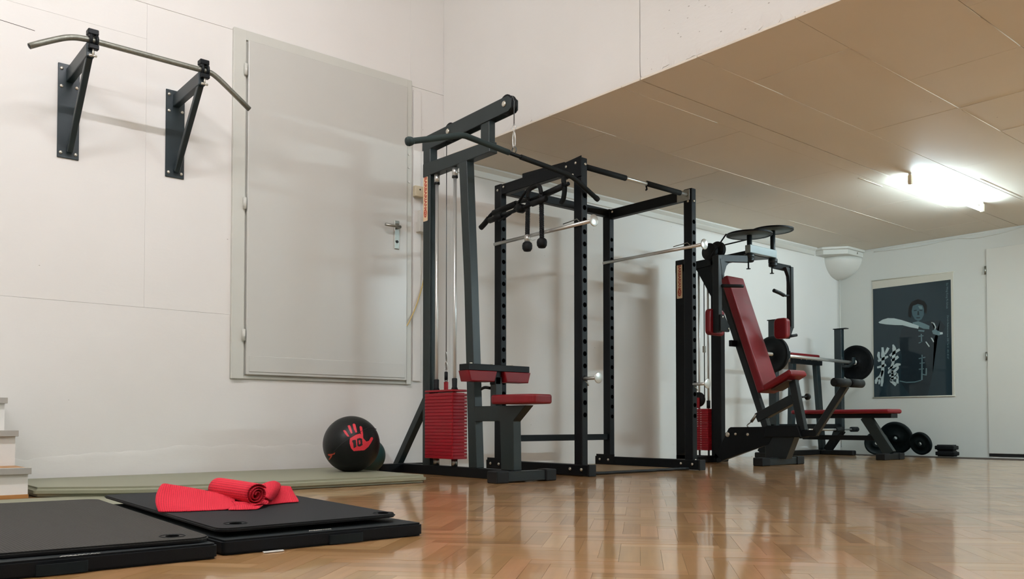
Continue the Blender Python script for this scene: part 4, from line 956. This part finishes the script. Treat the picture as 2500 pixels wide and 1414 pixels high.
for st_ in (([(262, 862), (258, 900), (268, 932)], (16, 26, 18)), ([(296, 818), (302, 900), (300, 1000), (296, 1090), (288, 1192)], (22, 34, 26, 30, 22)), ([(352, 822), (338, 850), (322, 885)], (26, 26, 14)),
            ([(252, 950), (300, 930), (350, 905)], (20, 28, 16)), ([(245, 1012), (290, 1000), (330, 985)], (18, 26, 22)), ([(300, 1040), (275, 1095), (240, 1130), (232, 1168)], (22, 26, 30, 16)), ([(262, 1110), (266, 1150), (262, 1172)], (14, 20, 10)),
            ([(396, 792), (408, 830), (404, 900), (398, 960)], (12, 34, 30, 26)), ([(366, 900), (410, 868), (462, 838)], (20, 30, 22)), ([(378, 945), (415, 930), (448, 905)], (18, 30, 22)), ([(350, 1024), (400, 1004), (440, 985), (470, 982)], (18, 26, 30, 16)),
            ([(400, 960), (385, 1000), (360, 1050), (352, 1070)], (26, 24, 20, 10)), ([(372, 1060), (410, 1048), (438, 1020), (446, 1000)], (18, 26, 26, 14)), ([(362, 1092), (400, 1080), (434, 1066)], (14, 26, 24)), ([(388, 1040), (392, 1090), (388, 1130), (368, 1140)], (18, 24, 24, 10)),
            ([(372, 1122), (410, 1112), (438, 1105)], (14, 22, 24)), ([(370, 1138), (400, 1158), (428, 1178)], (16, 28, 34)), ([(434, 1068), (440, 1110), (438, 1165)], (20, 20, 26))):
    stroke(*st_)
link('brushed_character', b, 'posterlt', P)
b = nb()
def vtext(s, cx, cy0, cy1, size):
    t2 = text_bm(s, 1.0); xs = [v.co.x for v in t2.verts]; ys = [v.co.y for v in t2.verts]; a0, a1 = min(xs), max(xs)
    for v in t2.verts:
        f_ = (v.co.x-a0)/(a1-a0); yy, zz_ = ray_wall(cx+(v.co.y-.1)*size, cy0+f_*(cy1-cy0)); v.co = V((XB-.0094, yy, zz_))
    merge(b, t2)
vtext('Siu Wing Kung Fu Schule', 918, 200, 448, 26); vtext('Zürich Badenerstrasse 530 Tel 01 493 40 87', 925, 510, 930, 24)
link('side_lettering', b, 'postersk', P)

# ================================================================== FLOOR ITEMS
# sage green mat along the wall
b = nb(); random.seed(5)
prism(b, roundpoly([(1.75, 3.955), (2.735, 3.955), (2.735, 4.99), (.865, 4.99), (.865, 4.29), (1.25, 4.03)], (.1, .012, .012, .012, .012, .15)), 'z', .0025, .045, 0)
bmesh.ops.bevel(b, geom=[e for e in b.edges if abs(e.verts[0].co.z-e.verts[1].co.z) < 1e-5], offset=.014, segments=3, affect='EDGES')
GM = tag(link('gym_mat', b, 'green', None, (1.8, 4.47, 0)), 'long sage green gym mat lying along the foot of the wall', 'mat')
b = nb(); prism(b, roundpoly([(.60, 3.47), (1.45, 3.52), (1.48, 4.22), (.60, 4.24)], .01), 'z', .0006, .0022)
tag(link('floor_sheet', b, 'green', None, (1.0, 3.9, 0)), 'thin grey-green underlay sheet on the floor in front of the stairs', 'sheet')
# medicine balls
c = V((2.575, 4.50, .045+.166)); r0 = .166
q = thing('medicine_ball', 'large black ball with red handprint reading 10 on the green mat', 'ball', (c.x, c.y, .045))
b = nb(); bmesh.ops.create_uvsphere(b, u_segments=64, v_segments=40, radius=r0)
for v in b.verts:
    if v.co.z < -r0*.965: v.co.z = -r0*.965
    v.co += c-V((0, 0, r0*.035))
c -= V((0, 0, r0*.035))
link('shell', b, 'gloss', q, smooth=True)
tocam = (V((0, 0, .33))-c).normalized(); rt = V((tocam.y, -tocam.x, 0)).normalized()*-1; rt = V((-tocam.y, tocam.x, 0)).normalized(); up = tocam.cross(rt).normalized()
def onball(px, py, lift):
    """offset in photo pixels from ball centre -> point on the ball"""
    s = 5.08/2110; X = px*s; Z = -py*s; d = max(.0, (r0+lift)**2-X*X-Z*Z); return c+rt*X+up*Z+tocam*math.sqrt(d)
if rt.dot(camr) < 0: rt = -rt; up = -up if up.z < 0 else up
if up.z < 0: up = -up
def inpoly(x, y, poly):
    k = False; j = len(poly)-1
    for i in range(len(poly)):
        if ((poly[i][1] > y) != (poly[j][1] > y)) and (x < (poly[j][0]-poly[i][0])*(y-poly[i][1])/(poly[j][1]-poly[i][1])+poly[i][0]): k = not k
        j = i
    return k
def decal(name, polys, m, lift, parent, step=.5, holes=()):
    b = nb(); vd = {}
    allp = [p for pl in polys for p in pl]
    xa, xb = min(p[0] for p in allp), max(p[0] for p in allp); ya, yb = min(p[1] for p in allp), max(p[1] for p in allp)
    nx, ny = int((xb-xa)/step)+1, int((yb-ya)/step)+1
    def gv(i, j):
        if (i, j) not in vd: vd[(i, j)] = b.verts.new(onball(xa+i*step, ya+j*step, lift))
        return vd[(i, j)]
    for i in range(nx):
        for j in range(ny):
            x, y = xa+(i+.5)*step, ya+(j+.5)*step
            if any(inpoly(x, y, p) for p in polys) and not any(inpoly(x, y, h) for h in holes):
                b.faces.new((gv(i, j), gv(i+1, j), gv(i+1, j+1), gv(i, j+1)))
    bmesh.ops.recalc_face_normals(b, faces=b.faces)
    return link(name, b, m, parent, smooth=True)
# crop scale 6.426 px, crop origin (760,980); ball centre photo ~ (849.5,1086)
def K(pts): return [(760+x/6.426-849.5, 980+y/6.426-1090) for x, y in pts]
hand = [K([(448, 500), (470, 488), (495, 510), (545, 590), (515, 592), (480, 550)]), K([(515, 425), (540, 412), (560, 430), (590, 535), (570, 545), (545, 500)]), K([(590, 400), (612, 388), (632, 402), (660, 520), (640, 535), (610, 480)]),
        K([(695, 440), (712, 425), (735, 445), (748, 530), (750, 590), (715, 545)]),
        K([(550, 610), (600, 575), (700, 545), (745, 570), (755, 620), (800, 668), (840, 655), (870, 600), (895, 598), (905, 625), (870, 690), (830, 750), (770, 800), (700, 805), (610, 812), (570, 770), (548, 700)])]
ten = [K([(590, 645), (640, 640), (650, 745), (610, 770), (600, 690), (585, 670)])]
zero = [K([(658, 625), (700, 612), (735, 625), (742, 720), (700, 745), (665, 735)])]
decal('handprint', hand, 'printred', .0012, q)
decal('number_print', ten+zero, 'black', .0022, q, .5, holes=[K([(680, 650), (706, 645), (712, 700), (690, 715)])])
decal('small_emblem', [K([(215, 860), (300, 850), (330, 830), (325, 860), (290, 870), (280, 900), (240, 950), (230, 940), (262, 890), (225, 880)])], 'labelred', .0012, q)
b = nb(); tube(b, [onball(*K([p])[0], .0003) for p in [(235, 960), (300, 840), (400, 730), (545, 620), (660, 545), (780, 480), (880, 450), (960, 470)]], .002, 6, 5); link('seam', b, 'black', q)
c2 = V((2.865, 4.80, .006+.118)); b = nb(); bmesh.ops.create_uvsphere(b, u_segments=40, v_segments=24, radius=.112)
for v in b.verts: v.co += c2
tag(link('small_ball', b, 'teal', None, (c2.x, c2.y, .045), smooth=True), 'smaller dark teal ball half hidden behind the black handprint ball', 'ball')

def rotp(x, y, ox, oy, a):
    ca, sa = math.cos(a), math.sin(a); return (ox+x*ca-y*sa, oy+x*sa+y*ca)
def mat_thing(name, label, ox, oy, a, x0, x1, y0, y1, z0, z1, r, m, cat='exercise mat', bev=.004, uvs=None, wave=0):
    t = thing(name, label, cat, ((ox+rotp((x0+x1)/2, 0, 0, 0, a)[0]), oy, z0))
    b = nb(); poly = [rotp(x, y, ox, oy, a) for x, y in rrect(x0, x1, y0, y1, r, 6)]
    prism(b, poly, 'z', z0, z1, 0)
    bmesh.ops.bevel(b, geom=[e for e in b.edges if abs(e.verts[0].co.z-e.verts[1].co.z) < 1e-5], offset=bev, segments=2, affect='EDGES')
    return t, b
def ringmark(t, cx, cy, z, a):
    b = nb(); lathe(b, (cx, cy, z), (0, 0, 1), [(0, 0), (.016, 0), (.016, .0006), (0, .0006)], 28); link('eyelet_hole', b, 'hole', t)
    b = nb(); tube(b, [(cx+.030*math.cos(R(k)), cy+.030*math.sin(R(k)), z+.0003) for k in range(0, 360, 12)], .0012, 6, closed=True); link('eyelet_ring', b, 'fabricside', t)
# thick folding base mats
def base_mat(label, ox, oy, a, x0, x1, y0, y1, handle_px, tagx=None):
    t, b = mat_thing('folding_mat', label, ox, oy, a, x0, x1, y0, y1, .001, .038, .012, 'fabric', 'gym mat', .005)
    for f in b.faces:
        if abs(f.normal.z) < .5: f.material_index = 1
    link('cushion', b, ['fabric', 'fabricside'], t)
    for hx in handle_px:
        b = nb(); pts = [rotp(hx+dx, y0-dy, ox, oy, a) for dx, dy in ((-.052, .001), (-.044, .008), (0, .012), (.044, .008), (.052, .001))]
        sm = smoothpts([(p[0], p[1], .016) for p in pts], 4)
        pv = None
        for p in sm:
            cur = [b.verts.new((p.x, p.y, .003)), b.verts.new((p.x, p.y, .027)), b.verts.new((p.x, p.y+.003, .027)), b.verts.new((p.x, p.y+.003, .003))]
            if pv:
                for k in range(4): b.faces.new((pv[k], cur[k], cur[(k+1) % 4], pv[(k+1) % 4]))
            pv = cur
        bmesh.ops.recalc_face_normals(b, faces=b.faces); link('carry_handle', b, 'handle', t)
    return t
BMR = base_mat('thick black folding mat under the red towel and plain mat, right one', .845, 2.105, R(0.3), .0, .600, 0, 1.20, (.345,))
BML = base_mat('thick black folding mat at the left picture edge, under the ribbed mat', .82, 2.072, R(0), -1.2, 0, 0, 1.30, (-.345,))
b = nb(); prism(b, [(.945, 2.096), (1.0, 2.096), (.995, 2.078), (.94, 2.078)], 'z', .0012, .003); link('white_tag', b, 'white', BMR)
def scribble(t, x0, x1, y, z, m='white', a=0):
    b = nb(); n = 44
    pts = [(x0+(x1-x0)*i/n, y+.004*math.sin(i*1.3)+.0025*math.sin(i*2.9)+a*(i/n), z) for i in range(n+1)]
    tube(b, pts, .0007, 4); tube(b, [(x0-.004, y-.006, z), (x0+.006, y+.002, z), (x0+.03, y-.004, z)], .0007, 4, 4); link('logo_script', b, m, t)
scribble(BMR, 1.10, 1.165, 2.145, .0385); scribble(BML, .475, .555, 2.083, .0385)
t, b = mat_thing('exercise_mat', 'ribbed grey-black exercise mat with rounded corner, leftmost of the mats', .818, 2.095, R(-3.6), -1.1, 0, 0, 1.34, .0395, .051, .05, 'gridmat')
uvl = b.loops.layers.uv.new('UVMap')
for f in b.faces:
    for l in f.loops: l[uvl].uv = (l.vert.co.x*130, l.vert.co.y*130)
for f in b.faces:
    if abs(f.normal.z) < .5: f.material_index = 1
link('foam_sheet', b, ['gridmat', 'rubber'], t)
ringmark(t, .745, 2.175, .0512, 0)
t = thing('exercise_mat', 'plain black exercise mat with eyelets carrying the red towel', 'exercise mat', (1.15, 2.15, .0515))
b = nb(); prism(b, roundpoly([(.852, 2.150), (1.408, 2.172), (1.505, 3.43), (.925, 3.46)], (.05, .05, .05, .05), 6), 'z', .0515, .062)
bmesh.ops.bevel(b, geom=[e for e in b.edges if abs(e.verts[0].co.z-e.verts[1].co.z) < 1e-5], offset=.004, segments=2, affect='EDGES')
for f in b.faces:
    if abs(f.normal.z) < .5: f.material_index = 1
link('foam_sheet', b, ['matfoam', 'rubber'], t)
ringmark(t, .935, 2.245, .0622, 0); ringmark(t, 1.375, 2.215, .0622, 0)

# red towel / band: long folded strip with a loosely rolled middle
TZ = .0635
tw = thing('red_towel', 'red mesh towel with loosely rolled middle lying on the black mat', 'towel', (1.12, 2.72, TZ))
def sheet(name, rows, thick=.0022, sm=4):
    """rows: list of rows of points (each a cross-section); builds smooth double-sided cloth"""
    rows = [smoothpts(r, sm) for r in rows]
    cols = list(zip(*rows)); cols = [smoothpts(list(cc), sm) for cc in cols]
    rows = list(zip(*cols)); b = nb(); uvl = b.loops.layers.uv.new('UVMap')
    g = [[b.verts.new(p) for p in r] for r in rows]; L1 = [0]
    for i in range(1, len(rows)): L1.append(L1[-1]+(rows[i][0]-rows[i-1][0]).length)
    for i in range(len(g)-1):
        acc = 0
        for j in range(len(g[0])-1):
            f = b.faces.new((g[i][j], g[i+1][j], g[i+1][j+1], g[i][j+1])); f.smooth = True
            d = (rows[i][j+1]-rows[i][j]).length
            uu = ((L1[i], acc), (L1[i+1], acc), (L1[i+1], acc+d), (L1[i], acc+d)); acc += d
            for k, l in enumerate(f.loops): l[uvl].uv = (uu[k][0]*170, uu[k][1]*170)
    o = link(name, b, 'towel', tw)
    md = o.modifiers.new('s', 'SOLIDIFY'); md.thickness = thick; md.offset = 0
    return o
def cl(rows):
    return [[(p[0], p[1], max(p[2], .0642)) for p in r] for r in rows]
def back(rows, dy=.04):
    return [[(r[0][0]+.012, r[0][1]+dy, .065), (r[0][0]+.008, r[0][1]+dy*.75, .5*(r[0][2]+.065)+.006)]+r for r in rows]
LEFT = [[(0.955, 2.84, .1259), (0.9356, 2.80, .1061), (0.9095, 2.74, .0855), (0.8898, 2.68, .0689)],
[(0.9243, 2.82, .1202), (0.8996, 2.77, .1034), (0.8795, 2.71, .0862), (0.8727, 2.665, .0649)],
[(0.9321, 2.81, .1369), (0.9015, 2.75, .1142), (0.8791, 2.69, .0876), (0.8740, 2.655, .0642)],
[(0.9614, 2.81, .1323), (0.9364, 2.75, .1059), (0.9113, 2.68, .0833), (0.9010, 2.640, .0642)],
[(1.0008, 2.80, .1243), (0.9728, 2.73, .1020), (0.9450, 2.66, .0795), (0.9328, 2.625, .0642)],
[(1.0442, 2.79, .1144), (1.0149, 2.72, .0954), (0.9858, 2.65, .0761), (0.9730, 2.615, .0642)],
[(1.0813, 2.78, .1047), (1.0504, 2.70, .0898), (1.0273, 2.64, .0727), (1.0171, 2.605, .0642)],
[(1.1034, 2.74, .0992), (1.0754, 2.67, .0855), (1.0587, 2.62, .0738), (1.0520, 2.595, .0650)],
[(1.1216, 2.70, .0924), (1.1009, 2.65, .0837), (1.0844, 2.61, .0778), (1.0795, 2.590, .0699)]]
sheet('left_flap', cl(back(LEFT)))
RIGHT = [[(1.19, 2.79, .098), (1.18, 2.73, .086), (1.165, 2.68, .0727), (1.155, 2.65, .065)],
[(1.2415, 2.78, .1052), (1.2194, 2.73, .0885), (1.1972, 2.68, .0735), (1.1839, 2.65, .065)],
[(1.2758, 2.79, .1099), (1.2568, 2.74, .0893), (1.2377, 2.69, .0730), (1.2263, 2.665, .065)],
[(1.3222, 2.80, .1125), (1.3025, 2.75, .0898), (1.2827, 2.70, .0730), (1.2771, 2.68, .065)],
[(1.3638, 2.81, .1082), (1.3493, 2.76, .0867), (1.3326, 2.71, .0725), (1.3242, 2.685, .065)],
[(1.3726, 2.82, .1036), (1.3628, 2.77, .0836), (1.3510, 2.72, .0705), (1.3388, 2.69, .065)]]
sheet('right_flap', cl(back(RIGHT)))
sheet('right_loop', cl([[(1.2036, 2.78, .1), (1.2236, 2.74, .1222), (1.2050, 2.69, .1055), (1.1907, 2.65, .0919)],
[(1.225, 2.78, .105), (1.2446, 2.73, .1322), (1.2164, 2.66, .1134), (1.1994, 2.63, .0894)],
[(1.262, 2.80, .105), (1.2797, 2.75, .1338), (1.2463, 2.67, .1148), (1.2065, 2.63, .0823)],
[(1.292, 2.82, .10), (1.3107, 2.78, .1231), (1.2790, 2.71, .1074), (1.2193, 2.65, .0768)],
[(1.30, 2.82, .09), (1.3164, 2.80, .1110), (1.2931, 2.75, .0938), (1.2367, 2.68, .0738)]]))
sheet('front_fold', cl([[(1.0753, 2.62, .0712), (1.0597, 2.59, .0695), (1.0487, 2.575, .0650)],
[(1.1011, 2.61, .0768), (1.0865, 2.575, .0706), (1.0802, 2.56, .0645)],
[(1.1273, 2.60, .0780), (1.1139, 2.565, .0700), (1.1091, 2.55, .0645)],
[(1.1581, 2.60, .0760), (1.1409, 2.565, .0690), (1.1309, 2.55, .0645)],
[(1.1949, 2.62, .0803), (1.1709, 2.59, .0740), (1.1482, 2.57, .0660)]]))
sheet('inner_fold', cl([[(1.09, 2.65, .085), (1.085, 2.62, .080), (1.08, 2.60, .070)], [(1.13, 2.64, .078), (1.12, 2.60, .082), (1.11, 2.58, .070)], [(1.17, 2.64, .078), (1.165, 2.60, .074), (1.15, 2.575, .078)], [(1.205, 2.66, .088), (1.20, 2.62, .078), (1.18, 2.59, .072)]]))
# roll (spiral) axis from back-left to front-right
A = V((1.118, 2.83, .1095)); B = V((1.146, 2.585, .1050)); axd = (B-A).normalized(); s1, u1 = frame(axd)
b = nb(); uvl = b.loops.layers.uv.new('UVMap'); n = 150; prev_ = None; nl = 10
for i in range(n+1):
    th = i/n*math.pi*2*3.4; rr = .0075+.0265*(i/n)
    cur = []
    for k in range(nl+1):
        f_ = k/nl; rk = rr*(1.14-.12*f_)*(1+.02*math.sin(th*.6+f_*3)); p = A.lerp(B, f_)+(s1*math.cos(th)+u1*math.sin(th))*rk+axd*(.006*math.sin(th*.9+1) if k == nl else 0)
        cur.append(b.verts.new(p))
    if prev_:
        for k in range(nl):
            f = b.faces.new((prev_[k], cur[k], cur[k+1], prev_[k+1])); f.smooth = True
            uu = ((i*.2, k*1.2), (i*.2+.2, k*1.2), (i*.2+.2, k*1.2+1.2), (i*.2, k*1.2+1.2))
            for q_, l in enumerate(f.loops): l[uvl].uv = (uu[q_][0]*3.0, uu[q_][1]*3.5)
    prev_ = cur
o = link('rolled_middle', b, 'towel', tw); md = o.modifiers.new('s', 'SOLIDIFY'); md.thickness = .0025; md.offset = 0
